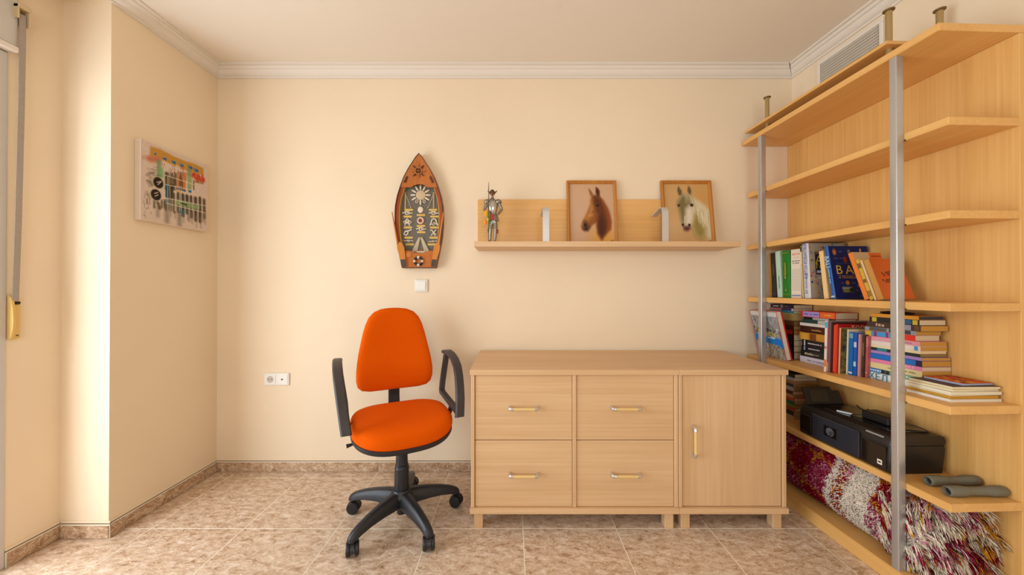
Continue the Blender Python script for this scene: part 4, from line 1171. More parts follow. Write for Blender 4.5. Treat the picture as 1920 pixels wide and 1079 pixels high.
# ---------------------------------------------------------------- fourth shelf: upright row
Z4 = SH[4][1]; g4 = 'books standing on the fourth shelf'
standing('thin ochre booklet at the far end of the upright row', 1442.5, 1447.5, 1441.5, 476, 0.062, 0.17, (196,146,58), Z4, group=g4)
standing('black hardback book at the far end of the upright row', 1448.2, 1457.6, 1444.6, 475, 0.055, 0.17, (28,20,20), Z4, group=g4, texts=(('~ГЕНЕРАЛ', 0.014, 'down', (120,96,60), 0.62),), bands=((0.03, 0.12, (30,34,70)),))
standing('pale mint green book next to the black one in the upright row', 1457.9, 1467.4, 1453.4, 472, 0.052, 0.175, (186,214,186), Z4, group=g4, texts=(('~СПРАВОЧНИК', 0.013, 'down', (80,140,120), 0.32), ('~Аб', 0.010, 'flat', (216,150,110), 0.58)))
standing('bright green hardback book in the upright row', 1467.6, 1482.6, 1466.0, 471, 0.050, 0.19, (14,116,16), Z4, group=g4, hard=True, texts=(('~АЛЬМАНАХ', 0.020, 'down', (176,140,30), 0.55), ('~12', 0.016, 'flat', (176,140,30), 0.16)), bands=((0.94, 0.955, (150,130,30)), (0.06, 0.07, (150,130,30))))
standing('thick white book with an orange title in the upright row', 1483.0, 1503.3, 1482.6, 469, 0.050, 0.19, (228,212,194), Z4, group=g4, texts=(('MENTOR', 0.0125, 'flat', (232,110,50), 0.90), ('~ДИАГНОСТИКА', 0.0060, 'flat', (226,160,120), 0.83), ('~руководство', 0.0075, 'flat', (90,84,90), 0.76), ('~для врачей', 0.0075, 'flat', (90,84,90), 0.715)),
         bands=tuple((0.16+0.028*k, 0.167+0.028*k, (178,166,156)) for k in range(16))+((0.04, 0.065, (110,120,180)),))
standing('narrow cream and gold book before the silver encyclopedia', 1504.6, 1507.3, 1500.2, 462, 0.045, 0.19, (206,178,120), Z4, group=g4, bands=((0.90, 0.99, (40,26,30)), (0.86, 0.875, (232,224,200)), (0.66, 0.86, (222,206,160))))
b6, t6, h6 = standing('tall silver grey car encyclopedia with many small emblems on its cover', 1507.8, 1520.5, 1503.2, 457.5, 0.043, 0.205, (206,202,208), Z4, group=g4, hard=True, texts=(('АВТОМОБИЛЕЙ', 0.024, 'up', (44,66,150), 0.68), ('~ЭНЦИКЛОПЕДИЯ', 0.016, 'up', (150,150,170), 0.28)), near=(178,164,148))
cvb = Canvas(90, 120, (176, 160, 142))
RB = random.Random(11)
for k in range(95):
    u, v = RB.random(), RB.random()
    if 0.11 < u < 0.96 and 0.13 < v < 0.59: continue
    cvb.ell(u, v, 0.032, 0.025, RB.choice([(206,80,40), (40,30,34), (60,130,150), (206,150,40), (50,70,130), (180,40,30), (220,210,190)]), 0.3)
    cvb.ell(u, v, 0.014, 0.011, RB.choice([(226,214,190), (40,34,40), (206,170,60)]), 0.4)
cvb.rect(0.15, 0.15, 0.92, 0.57, (30, 32, 70))
cvb.rect(0.18, 0.495, 0.85, 0.545, (206, 206, 222))
cvb.build('cover_artwork', 0.196, h6-0.006, PRINT, b6, basis((1,0,0), (0,0,1), (0.005, -0.0008, 0.003)))
for s_, sz, z_, x_ in (('ЭН', 0.024, 0.815, 0.052), ('А', 0.058, 0.70, 0.053), ('М', 0.044, 0.590, 0.054)):
    lettering(s_, sz, cmat((236, 206, 40)), b6, basis((1,0,0), (0,0,1), (x_, -0.0014, h6*z_)))
standing('peach coloured book tucked beside the blue travel guide', 1545.2, 1554.0, 1535.5, 471, 0.050, 0.15, (236,196,138), Z4, group=g4, page=(240, 200, 150))
b8, t8, h8 = standing('large dark blue travel guide with gold cover lettering', 1560.3, 1567.4, 1545.6, 461.5, 0.045, 0.200, (16,88,168), Z4, group=g4, hard=True, near=(12,30,92), texts=(('BALI', 0.030, 'down', (190,220,240), 0.70), ('~A TRAVELLER', 0.013, 'down', (120,180,226), 0.42)), bands=((0.03, 0.06, (190,206,230)),))
cvb = Canvas(100, 130, (12, 30, 92))
for u, v, rx, ry, c in ((0.12,0.11,0.055,0.075,(206,120,50)), (0.37,0.26,0.06,0.08,(150,50,30)), (0.50,0.10,0.05,0.05,(120,110,80)), (0.80,0.08,0.03,0.05,(190,160,90)), (0.34,0.705,0.06,0.05,(220,140,40)), (0.34,0.705,0.03,0.025,(190,100,30)), (0.12,0.07,0.03,0.02,(150,80,30)), (0.60,0.76,0.03,0.03,(190,80,40))):
    cvb.ell(u, v, rx, ry, c, 0.35)
cvb.rect(0.19, 0.79, 0.46, 0.89, (96, 110, 66)); cvb.rect(0.19, 0.79, 0.42, 0.82, (190, 180, 170), 0.9, 0.03); cvb.ell(0.42, 0.84, 0.07, 0.05, (24,34,20), 0.4); cvb.ell(0.27, 0.87, 0.08, 0.02, (150,120,60), 0.5)
for u0, u1, v in ((0.22,0.32,0.105),(0.09,0.18,0.235),(0.23,0.32,0.235),(0.17,0.25,0.71),(0.44,0.54,0.71),(0.52,0.58,0.845),(0.6,0.8,0.96)): cvb.line((u0, v), (u1, v), 0.008, (150,160,190), 0.006, 0.8)
cvb.line((0.12,0.335), (0.95,0.335), 0.006, (60,80,140), 0.005); cvb.line((0.12,0.565), (0.95,0.565), 0.006, (150,120,60), 0.005)
cvb.build('cover_artwork', 0.193, h8-0.006, PRINT, b8, basis((1,0,0), (0,0,1), (0.006, -0.0008, 0.003)))
for s_, x_ in (('B', 0.040), ('A', 0.090), ('L', 0.138), ('I', 0.178)): lettering(s_, 0.062, cmat((226,186,60)), b8, basis((1,0,0), (0,0,1), (x_, -0.0014, h8*0.545)))
lettering("A TRAVELLER'S", 0.0165, cmat((206,160,90)), b8, basis((1,0,0), (0,0,1), (0.086, -0.0014, h8*0.40)))
bO, tO, hO = standing('orange backed book leaning in front of the blue travel guide', 1621.0, 1630.0, 1590.0, 473.3, 0.052, 0.135, (232,124,36), Z4, lean=0.33, group=g4, page=PAGE, near=(206,178,134))
q = G(); q.box(0.075, 0.133, -0.0010, -0.0005, hO*0.83, hO*0.985); q.build('title_panel', cmat((226,110,36)), bO, smooth=False)
print_line(9, 0.0095, cmat((120,40,20)), bO, basis((1,0,0), (0,0,1), (0.104, -0.0014, hO*0.91)), 4)
standing('yellow spotted thin book leaning behind the orange red one', 1631.5, 1638.5, 1609.0, 486, 0.052, 0.13, (206,168,60), Z4, lean=0.33, group=g4, bands=((0.08, 0.22, (150,110,30)), (0.42, 0.5, (120,84,30)), (0.78, 0.9, (110,90,40))), near=(214,180,90))
standing('thin beige booklet leaning beside the orange red book', 1640.0, 1644.5, 1619.0, 487, 0.052, 0.13, (226,186,140), Z4, lean=0.33, group=g4)
bR, tR, hR = standing('orange red covered book leaning at the near end of the upright row', 1646.0, 1658.0, 1625.5, 487.5, 0.052, 0.140, (196,140,66), Z4, lean=0.33, group=g4, near=(206,98,36))
for z_, s_ in ((0.66, 8), (0.60, 6), (0.49, 9), (0.44, 7)): print_line(s_, 0.018, cmat((120,60,26)), bR, basis((1,0.0,0.12), (-0.12,0,1), (0.07, -0.0012, hR*z_)), s_)
q = G(); q.box(0.02, 0.125, -0.0010, -0.0005, hR*0.535, hR*0.585); q.build('title_stripe', cmat((226,84,40)), bR, smooth=False)

# ---------------------------------------------------------------- fifth shelf
Z5 = SH[5][1]+0.0003
# city guide leaning forward against the far post
aL = math.radians(12.6)
MG = BK @ T(0.064, -0.222, Z5) @ RY(-aL)
mg = thing('city_guide', 'red backed city guide with a street photo cover leaning against the far post', 'book', M=MG)
wG, hG, tG = 0.205, 0.282, 0.034
q = G(); q.box(0.0, 0.0018, 0, wG, 0, hG); q.box(tG-0.0075, tG, 0, wG, 0, hG); q.box(0.0018, tG-0.0075, wG-0.002, wG, 0, hG)
q.build('cover', cmat((206, 24, 18)), mg)
q = G(); q.box(0.0020, tG-0.0077, 0.001, wG-0.0022, 0.0015, hG-0.0015); q.build('pages', pmat((226, 210, 190)), mg, smooth=False)
cvb = Canvas(80, 110, (150, 146, 146))
for k in range(160):
    u, v = RB.random(), RB.uniform(0.08, 0.52); cvb.line((u, v), (u+RB.uniform(-0.02, 0.02), v+RB.uniform(0.02, 0.10)), 0.018, RB.choice([(96,92,92), (180,172,166), (206,200,196), (70,66,66), (130,124,120)]), 0.01, 0.8)
cvb.rect(0, 0, 1, 0.10, (206, 200, 196)); 
for k in range(40): u, v = RB.random(), RB.uniform(0.36, 0.50); cvb.ell(u, v, 0.05, 0.018, RB.choice([(60,70,96), (200,200,206), (40,40,46), (150,140,60)]), 0.5)
for k in range(220): u, v = RB.random(), RB.uniform(0.68, 1.0); cvb.line((u, v), (u, v+RB.uniform(0.01, 0.05)), 0.022, RB.choice([(214,190,150), (120,96,66), (226,214,190), (70,56,44), (186,150,100), (150,130,80)]), 0.012, 0.8)
cvb.poly([(0,0.52),(1,0.56),(1,0.78),(0.85,0.70),(0,0.66)], (20, 124, 206), 0.01)
cvb.build('cover_artwork', wG-0.002, hG-0.002, PRINT, mg, basis((0,-1,0), (0,0,1), (-0.0004, wG-0.001, 0.001)))
lettering('НОУ', 0.036, cmat((232,214,40)), mg, basis((0,-1,0), (0,0,1), (-0.0008, 0.072, hG*0.515)))
print_line(7, 0.014, cmat((226,236,244)), mg, basis((0,-1,0), (0,0,1), (-0.0008, 0.075, hG*0.440)), 3)

def stack(items, w0, ynear, z0, group):
    z = z0
    for it in items:
        label, t, L, dep, col, opts = it
        opts = dict(opts); dw = opts.pop('dw', 0.0); dy = opts.pop('dy', 0.0); yaw = opts.pop('yaw', 0.0)
        flat(label, w0+dw, ynear+dy, z, t, L, dep, col, yaw, group=group, **opts)
        z += t+0.0004
    return z
gb = 'far stack of lying books on the fifth shelf'
stack([
 ('dark red hardback at the bottom of the far stack behind the city guide', 0.043, 0.165, 0.115, (96,14,16), dict(hard=True)),
 ('lowest of three black books with dotted spines in the far stack', 0.033, 0.165, 0.112, (26,22,22), dict(bands=tuple((0.08+0.12*k, 0.14+0.12*k, (70,54,40)) for k in range(7)))),
 ('middle one of three black books with dotted spines in the far stack', 0.033, 0.168, 0.112, (24,20,20), dict(bands=tuple((0.08+0.12*k, 0.14+0.12*k, (64,50,40)) for k in range(7)))),
 ('upper of three black books with dotted spines in the far stack', 0.033, 0.165, 0.114, (28,22,20), dict(bands=tuple((0.08+0.12*k, 0.14+0.12*k, (66,50,38)) for k in range(7)))),
 ('dark book with a red stripe in the far stack', 0.026, 0.165, 0.114, (44,22,20), dict(bands=((0.05, 0.6, (196,50,24)),), page=(190,120,60))),
 ('dark brown worn book in the far stack', 0.024, 0.16, 0.110, (74,40,26), dict(page=(176,130,80))),
 ('old brown hardback in the far stack below the cream one', 0.030, 0.17, 0.115, (110,74,40), dict(page=(150,112,70), hard=True)),
 ('thick cream and yellow book in the far stack', 0.042, 0.172, 0.115, (206,182,112), dict(page=(200,170,110))),
 ('thin teal book near the top of the far stack', 0.013, 0.174, 0.112, (40,150,166), dict()),
 ('thin pink and navy book near the top of the far stack', 0.013, 0.172, 0.112, (206,110,110), dict(bands=((0.1, 0.5, (40,46,120)), (0.02, 0.08, (226,220,220))))),
 ('black paperback with white title at the top of the far stack', 0.022, 0.17, 0.112, (34,20,26), dict(texts=(('~МИРАЖ', 0.013, 'down', (226,220,210), 0.76), ('~роман', 0.010, 'down', (120,110,110), 0.30)), bands=((0.44, 0.57, (130,130,140)),))),
], 0.140, -0.183, Z5, gb)
gc = 'middle stack of lying books on the fifth shelf'
stack([
 ('thick white book at the bottom of the middle stack', 0.034, 0.215, 0.118, (214,208,222), dict(hard=True, dy=-0.005, texts=(('~СЛОВАРЬ ИСТОРИЯ', 0.012, 'down', (150,150,190), 0.55),))),
 ('dark green paperback with pale lettering in the middle stack', 0.033, 0.205, 0.116, (30,36,32), dict(texts=(('~АРХИВ', 0.018, 'down', (206,190,150), 0.74), ('~ТАЙНЫЙ', 0.012, 'down', (150,140,110), 0.56)))),
 ('black paperback with a small logo lower in the middle stack', 0.024, 0.20, 0.114, (20,18,22), dict(texts=(('~Книга первая', 0.010, 'down', (206,200,200), 0.62),), bands=((0.88, 0.93, (150,150,190)), (0.05, 0.2, (170,166,166))))),
 ('black paperback below the ochre book in the middle stack', 0.034, 0.196, 0.114, (22,20,26), dict(texts=(('~Книга вторая', 0.011, 'down', (214,208,206), 0.60),), bands=((0.04, 0.22, (150,146,150)), (0.90, 0.94, (206,206,206))))),
 ('ochre book with a brown square in the middle stack', 0.040, 0.212, 0.118, (206,142,38), dict(hard=True, bands=((0.52, 0.68, (120,64,24)), (0.14, 0.17, (140,76,30)), (0.74, 0.94, (222,164,60))))),
 ('dark brown hardback with gold title in the middle stack', 0.037, 0.206, 0.117, (66,26,18), dict(hard=True, texts=(('~ЗЕРКАЛО', 0.013, 'down', (196,146,60), 0.50),))),
 ('thin white paperback in the middle stack', 0.016, 0.19, 0.105, (228,218,206), dict(dy=0.02)),
 ('thin dark green paperback in the middle stack', 0.020, 0.175, 0.105, (30,66,56), dict(bands=((0.1, 0.45, (190,190,180)),), dy=0.02)),
 ('thin black paperback in the middle stack below the red book', 0.013, 0.185, 0.108, (26,24,26), dict(bands=((0.2, 0.7, (170,166,160)),))),
 ('red and orange paperback on top of the middle stack', 0.032, 0.204, 0.116, (226,40,22), dict(bands=((0.45, 0.93, (176,150,206)), (0.03, 0.42, (236,106,36))), texts=(('~ЗОЛОТАЯ КНИГА', 0.012, 'down', (90,80,170), 0.69), ('~РЕЦЕПТЫ', 0.011, 'down', (240,200,80), 0.22)))),
], 0.138, -0.437, Z5, gc)
gd = 'upright books in the middle of the fifth shelf'
Zs = SH[5][1]
rowy = [-0.4650]
def upright(label, t, h, w, dep, col, gapb=0.0018, lean=0.035, **kw):
    """next book of the row, top tipped very slightly toward the near end"""
    y1 = rowy[0]-gapb; y0 = y1-t/math.cos(lean); rowy[0] = y0
    M = BK @ T(w, y0, Zs+0.0004) @ RX(lean)
    return book(label, M, t, h, dep, col, group=gd, **kw)
upright('white spined tall book with colour patches in the middle of the fifth shelf', 0.0125, 0.252, 0.045, 0.20, (230,214,200), bands=((0.86, 0.98, (50,170,206)), (0.1, 0.24, (236,120,50)), (0.45, 0.5, (206,120,110))))
upright('tall burgundy and grey book beside the white spined one', 0.0075, 0.252, 0.046, 0.20, (140,60,76), bands=((0.02, 0.2, (236,120,60)),), near=(130,122,120))
upright('tall dark maroon book behind the red one', 0.0065, 0.247, 0.055, 0.195, (70,22,22), near=(74,30,26))
hT = 0.238
bT = upright('tall red book with white cover lettering', 0.0150, hT, 0.062, 0.175, (206,36,14), hard=True, near=(168,18,20), bands=((0.02, 0.98, (226,60,22)),))
lettering('ТОРОN', 0.034, cmat((226,190,180)), bT, basis((1,0,0), (0,0,1), (0.125, -0.0012, hT*0.925)))
hD = 0.222
bD = upright('dark olive photo book in front of the red book', 0.0070, hD, 0.070, 0.150, (226,170,120))
cvb = Canvas(60, 80, (92, 80, 34))
for k in range(110): u, v = RB.random(), RB.random(); cvb.ell(u, v, RB.uniform(0.04, 0.16), RB.uniform(0.02, 0.08), RB.choice([(60,52,26), (130,112,50), (110,96,40), (44,40,26), (150,130,70)]), 0.8, 0.6)
cvb.ell(0.12, 0.42, 0.08, 0.06, (34,36,38), 0.5)
cvb.build('cover_artwork', 0.147, hD-0.003, PRINT, bD, basis((1,0,0), (0,0,1), (0.001, -0.0005, 0.0015)))
upright('thin cream booklet between the olive book and the blue books', 0.0055, 0.216, 0.100, 0.13, (236,220,190))
upright('bright blue paperback with a pale top in the upright group', 0.0200, 0.204, 0.102, 0.13, (20,104,176), bands=((0.86, 0.97, (120,166,170)), (0.035, 0.075, (206,214,226))))
upright('narrower blue paperback with white patches in the upright group', 0.0125, 0.204, 0.104, 0.13, (24,86,176), bands=((0.66, 0.78, (206,206,226)), (0.22, 0.33, (190,200,220))))
upright('dusty pink paperback in the upright group', 0.0105, 0.198, 0.110, 0.125, (196,140,136))
upright('dark brown mottled paperback in the upright group', 0.0090, 0.198, 0.116, 0.12, (74,46,26), bands=((0.5, 0.8, (120,84,46)), (0.1, 0.2, (50,30,20))))
upright('reddish pink paperback at the near end of the upright group', 0.0095, 0.192, 0.122, 0.12, (178,92,92), bands=((0.76, 0.775, (226,190,180)), (0.12, 0.13, (226,190,180)), (0.8, 0.97, (206,130,120))))
ge = 'near stack of lying paperbacks on the fifth shelf'
NE = -0.797
zt5 = stack([
 ('white paperback with large teal letters at the bottom of the near stack', 0.031, 0.206, 0.122, (230,226,222), dict(hard=True, page=PAGEO, texts=(('ХЕЛ', 0.040, 'down', (26,134,166), 0.78),))),
 ('blue and green paperback second from the bottom of the near stack', 0.019, 0.202, 0.122, (120,166,134), dict(dy=0.004, page=PAGEO, bands=((0.72, 0.985, (24,92,170)), (0.56, 0.72, (40,40,42)), (0.60, 0.66, (214,214,208))), texts=(('~Пингвин', 0.014, 'down', (190,214,236), 0.855), ('~ЛЕТО', 0.012, 'down', (206,226,206), 0.25)))),
 ('pale cream paperback in the lower near stack', 0.025, 0.205, 0.1235, (222,206,150), dict(page=PAGEO, texts=(('~собрание повестей', 0.010, 'down', (150,140,100), 0.35),))),
 ('bright pink paperback in the lower near stack', 0.017, 0.205, 0.1235, (226,130,170), dict(page=PAGE, texts=(('~женский роман', 0.010, 'down', (236,190,210), 0.3),))),
 ('navy paperback with a blue spine label in the near stack', 0.024, 0.206, 0.1235, (20,26,70), dict(page=PAGEO, bands=((0.1, 0.96, (22,110,196)),))),
 ('thin purple paperback in the near stack', 0.013, 0.203, 0.1225, (166,130,196), dict(page=PAGEO)),
 ('thin black and green paperback in the near stack', 0.013, 0.20, 0.112, (28,42,40), dict(page=(150,120,70), dy=0.006, bands=((0.6, 0.8, (40,130,140)),))),
 ('thin ivory booklet in the middle of the near stack', 0.011, 0.202, 0.112, (230,216,170), dict(page=(232,206,160), dy=0.006)),
 ('white paperback with a blue dot in the near stack', 0.019, 0.206, 0.115, (228,216,206), dict(page=PAGEO, dy=0.005, bands=((0.04, 0.10, (60,150,206)),))),
 ('pale pink paperback in the upper near stack', 0.018, 0.204, 0.115, (226,156,170), dict(page=PAGEO, dy=0.006, texts=(('~Новая Нота', 0.012, 'down', (190,110,140), 0.3),))),
 ('light blue and red paperback in the upper near stack', 0.024, 0.196, 0.104, (226,50,30), dict(page=PAGE, dy=0.022, bands=((0.86, 0.99, (214,180,60)), (0.45, 0.86, (60,150,206)), (0.74, 0.80, (206,30,110)), (0.50, 0.55, (206,30,110))))),
 ('grey photo backed paperback in the upper near stack', 0.017, 0.20, 0.106, (150,150,150), dict(page=PAGEO, dy=0.018, bands=((0.1, 0.5, (60,60,70)), (0.55, 0.9, (90,86,84))))),
 ('brown paperback with a curling emblem near the top of the near stack', 0.024, 0.205, 0.118, (66,46,36), dict(page=PAGEO, dy=0.004, bands=((0.16, 0.3, (150,150,160)), (0.02, 0.1, (110,70,40))), texts=(('~Саг', 0.02, 'down', (190,160,140), 0.72),))),
 ('black paperback with yellow spine ends near the top of the near stack', 0.022, 0.190, 0.112, (24,26,26), dict(page=PAGE, dy=0.008, bands=((0.03, 0.12, (214,186,50)), (0.84, 0.94, (206,180,60)), (0.14, 0.5, (40,90,130))))),
 ('orange paperback on top of the near stack', 0.015, 0.18, 0.105, (222,150,40), dict(page=(66,66,74), dy=0.010)),
], 0.136, NE, Z5, ge)
q = G(); pts = []
lens = superell(0.028, 0.062, 2.4, 28)
q.loft([[(x*s_, y*s_, z) for x, y in lens] for s_, z in ((0.8, 0.0), (1.0, 0.003), (0.95, 0.008), (0.6, 0.0115), (0.1, 0.012))])
case = q.build('glasses_case', mat('black_leatherette', (26, 22, 20), 0.5), M=BK @ T(0.180, NE+0.125, zt5+0.0002), angle=70)
tag(case, 'flat black glasses case lying on top of the near book stack', 'glasses case')

# paper stack at the near end of the fifth shelf
gf = 'magazines at the near end of the fifth shelf'
def magazine(label, w, y, z, t, sx, sy, yaw, cover, page, curl=0.0):
    b = thing('magazine', label, 'magazine', M=BK @ T(w, y, z) @ RZ(yaw), group=gf)
    def sheet(name, z0, z1, m_, e):
        rings = []
        for k in range(9):
            u = k/8; x = -sx/2+e+(sx-2*e)*u
            lift = curl*max(0, abs(2*u-1)-0.35)**2
            rings.append([(x, -sy/2+e, z0+lift), (x, sy/2-e, z0+lift), (x, sy/2-e, z1+lift), (x, -sy/2+e, z1+lift)])
        q = G(); q.loft(rings); return q.build(name, m_, b, smooth=False)
    sheet('pages', 0.0004, t-0.0010, pmat(page), 0.0012); sheet('cover', t-0.0009, t, cmat(cover), 0.0)
    q = G(); q.box(-sx/2, sx/2, -sy/2, sy/2, 0.0, 0.0003); q.build('back_cover', cmat(page), b, smooth=False)
    return b
z = Z5
for lab, t, sx, sy, dw, dy, yaw, cov, pg, curl in (
    ('white brochure at the bottom of the magazine pile', 0.010, 0.196, 0.138, 0.0, 0.0, 0.0, (232,220,200), (236,226,210), 0.0),
    ('ochre notebook second from the bottom of the magazine pile', 0.011, 0.178, 0.138, 0.001, 0.004, -0.02, (206,156,50), (206,150,46), 0.0),
    ('thin cream leaflet low in the magazine pile', 0.003, 0.190, 0.136, 0.0, 0.002, 0.03, (236,222,190), (238,226,200), 0.0),
    ('thick white magazine in the middle of the magazine pile', 0.011, 0.190, 0.138, 0.002, 0.000, -0.02, (232,220,196), (232,222,196), 0.0),
    ('cream magazine below the dark one in the magazine pile', 0.008, 0.182, 0.136, 0.003, 0.003, 0.03, (228,206,160), (232,216,180), 0.0),
    ('magazine with a dark brown cover near the top of the pile', 0.009, 0.178, 0.138, 0.006, 0.002, -0.02, (62,42,34), (230,214,176), 0.0)):
    magazine(lab, 0.158+dw, -0.873+dy, z, t, sx, sy, yaw, cov, pg, curl); z += t+0.0006
mt = magazine('small colourful magazine with flame orange cover on top of the pile', 0.186, -0.868, z+0.0002, 0.0075, 0.125, 0.115, 0.05, (196,80,24), (176,176,196), 0.0)
cvb = Canvas(50, 50, (206, 96, 26))
for k in range(60): u, v = RB.random(), RB.random(); cvb.ell(u, v, RB.uniform(0.05, 0.2), RB.uniform(0.03, 0.1), RB.choice([(226,150,40), (190,40,20), (70,24,18), (236,186,70), (150,40,20)]), 0.6, 0.8, RB.uniform(0, 3))
cvb.build('cover_artwork', 0.123, 0.113, PRINT, mt, T(-0.0615, -0.0565, 0.0078))

# ---------------------------------------------------------------- sixth shelf: far stack behind the printer
Z6 = SH[6][1]+0.0003; gs = 'stack of lying books behind the printer'
nm = [('pale cream', (206,178,130)), ('dark green', (30,60,44)), ('rust orange', (190,90,40)), ('olive', (120,116,60)), ('emerald green', (16,120,76)), ('scarlet', (206,70,40)), ('sand coloured', (196,160,110)), ('maroon', (90,40,36)), ('light grey', (190,186,180)), ('slate', (70,76,84)), ('tan', (186,140,90)), ('white and blue', (190,190,206)), ('charcoal', (50,46,44))]
RS = random.Random(5); z = Z6
for i, (n_, c_) in enumerate(nm):
    t = 0.0195+RS.uniform(-0.003, 0.005)
    pos = 'at the bottom of' if i == 0 else ('on top of' if i == len(nm)-1 else 'within')
    flat('%s book %s the shaded stack behind the printer' % (n_, pos), 0.115+RS.uniform(-0.006, 0.006), -0.215+RS.uniform(0, 0.008), z, t, 0.195+RS.uniform(-0.01, 0.008), 0.135, c_, group=gs, page=RS.choice([PAGE, (190,150,90), (206,190,160)]))
    z += t+0.0004

# ================================================================== PRINTER
pr = thing('printer', 'black inkjet printer on the shelf below the books', 'printer', M=BK @ T(0.008, -0.790, SH[6][1]+0.0002))
GLOSSB = mat('gloss_black', (16, 14, 14), 0.14, coat=0.3)
SATB = mat('satin_black_casing', (32, 28, 26), 0.38)
SLATE = mat('slate_front_flap', (46, 48, 56), 0.26)
def casing(prof_, y0, y1, r=0.010):
    cx_ = sum(p[0] for p in prof_)/len(prof_); cz_ = sum(p[1] for p in prof_)/len(prof_)
    rings = []
    for y, s_ in ((y0, 0.975), (y0+r*0.3, 0.992), (y0+r, 1.0), (y1-r, 1.0), (y1-r*0.3, 0.992), (y1, 0.975)):
        rings.append([(cx_+(x-cx_)*s_, y, cz_+(z-cz_)*(s_ if z > 0.01 else 1.0)) for x, z in prof_])
    return rings
q = G(); q.loft(casing([(0.006, 0.001), (0.001, 0.008), (0.0, 0.060), (0.003, 0.112), (0.232, 0.112), (0.236, 0.100), (0.232, 0.060), (0.222, 0.001)], 0.0, 0.424)); q.build('body', SATB, pr, angle=30)
q = G(); q.loft(casing([(0.003, 0.1128), (0.006, 0.128), (0.016, 0.146), (0.034, 0.153), (0.215, 0.153), (0.232, 0.147), (0.238, 0.130), (0.235, 0.1128)], 0.0, 0.424)); q.build('lid', SATB, pr, angle=30)
q = G(); q.box(0.045, 0.205, 0.03, 0.36, 0.1532, 0.1562, 0.003); q.build('scanner_cover', GLOSSB, pr)
q = G(); q.box(-0.0055, -0.0005, 0.116, 0.345, 0.010, 0.124, 0.004); fl = q.build('output_flap', SLATE, pr)
q = G(); q.box(-0.0070, -0.0057, 0.215, 0.280, 0.044, 0.094, 0.001); lg = q.build('logo_plate', GLOSSB, fl)
q = G(); q.lathe([(0.0, 0), (0.0195, 0), (0.0195, 0.0006), (0.0, 0.0006)], 32, T(-0.0072, 0.2475, 0.069) @ RY(-PI/2)); q.build('logo_disc', mat('logo_silver', (112, 112, 120), 0.35, metal=0.4), lg)
ML = basis((0, -1, 0), (0, 0, 1), (-0.0081, 0.2475, 0.0675)) @ Matrix(((1, 0.25, 0, 0), (0, 1, 0, 0), (0, 0, 1, 0), (0, 0, 0, 1)))
lettering('hp', 0.034, GLOSSB, lg, ML)
q = G(); q.box(-0.0032, -0.0006, 0.012, 0.106, 0.012, 0.104, 0.003); q.build('cartridge_door', GLOSSB, pr)
q = G(); q.box(-0.0032, -0.0006, 0.352, 0.414, 0.020, 0.104, 0.003); q.build('card_reader_door', GLOSSB, pr)
q = G(); q.box(-0.0040, -0.0033, 0.026, 0.044, 0.024, 0.044); q.build('white_sticker', WHITEPL, pr, smooth=False)
q = G(); q.box(-0.0046, -0.0041, 0.030, 0.040, 0.031, 0.037); q.build('sticker_mark', DARK, pr, smooth=False)
q = G(); q.box(-0.0035, 0.0035, 0.030, 0.100, -0.0006, 0.0006, 0.0, T(0.0095, 0, 0.1370) @ RY(-1.06)); q.build('silver_nameplate', mat('nameplate_silver', (170, 166, 162), 0.4, metal=0.4), pr, smooth=False)
q = G(); q.box(0.010, 0.034, 0.388, 0.410, 0.1535, 0.1545); q.build('status_window', mat('dull_window', (84, 70, 50), 0.4), pr, smooth=False)
pts = [(0.010, 0.0), (0.012, 0.010), (0.004, 0.082), (0.150, 0.086), (0.158, 0.066), (0.196, 0.064), (0.212, 0.0)]
q = G(); q.prism(pts, 0.0, 0.006); q.build('paper_support', SATB, pr, M=T(0, 0.392, 0.1545) @ RX(-0.22), smooth=False)
q = G(); q.prism([(0.040, 0.010), (0.036, 0.070), (0.130, 0.072), (0.136, 0.010)], -0.0012, -0.0002); q.build('paper_support_inlay', GLOSSB, pr, M=T(0, 0.392, 0.1545) @ RX(-0.22), smooth=False)

PT = SH[6][1]+0.1567
ad = thing('power_adapter', 'black power adapter box lying on top of the printer', 'power adapter', M=BK @ T(0.105, -0.700, PT) @ RZ(0.06))
q = G(); q.box(0, 0.075, 0, 0.105, 0.0002, 0.036, 0.004); q.build('housing', SATB, ad)
q = G(); q.box(0.006, 0.069, 0.006, 0.099, 0.0362, 0.0368, 0.0002); q.build('label_panel', mat('adapter_top', (58, 48, 40), 0.4), ad)
def cable(label, pts, r=0.0022):
    P_ = [Vector(p) for p in pts]; S = []
    for i in range(len(P_)-1):
        p0 = P_[max(0, i-1)]; p1 = P_[i]; p2 = P_[i+1]; p3 = P_[min(len(P_)-1, i+2)]
        for k in range(6):
            t = k/6; S.append(0.5*((2*p1)+(p2-p0)*t+(2*p0-5*p1+4*p2-p3)*t*t+(3*p1-p0-3*p2+p3)*t**3))
    S.append(P_[-1])
    q = G(); q.tube(S, r, 7)
    o = q.build('cable', mat('black_cable', (20, 18, 18), 0.45), M=BK @ T(0, 0, PT+r))
    return tag(o, label, 'cable')
cable('black cable looping from the adapter along the printer front edge', [(0.115,-0.594,0.010), (0.10,-0.575,0.004), (0.075,-0.57,0.0), (0.062,-0.60,0.0), (0.075,-0.63,0.0), (0.062,-0.68,0.0), (0.052,-0.72,0.002), (0.060,-0.752,0.0)], 0.0022)
cable('black cable arching beyond the near post down the printer lid', [(0.13,-0.706,0.016), (0.150,-0.735,0.022), (0.185,-0.752,0.012), (0.205,-0.760,0.0), (0.200,-0.768,0.0), (0.165,-0.750,0.0), (0.120,-0.735,0.0)], 0.0018)
cable('short black cord with a plug sticking up behind the adapter', [(0.150,-0.592,0.012), (0.155,-0.575,0.026), (0.158,-0.560,0.016), (0.150,-0.545,0.020), (0.150,-0.525,0.030)], 0.0026)
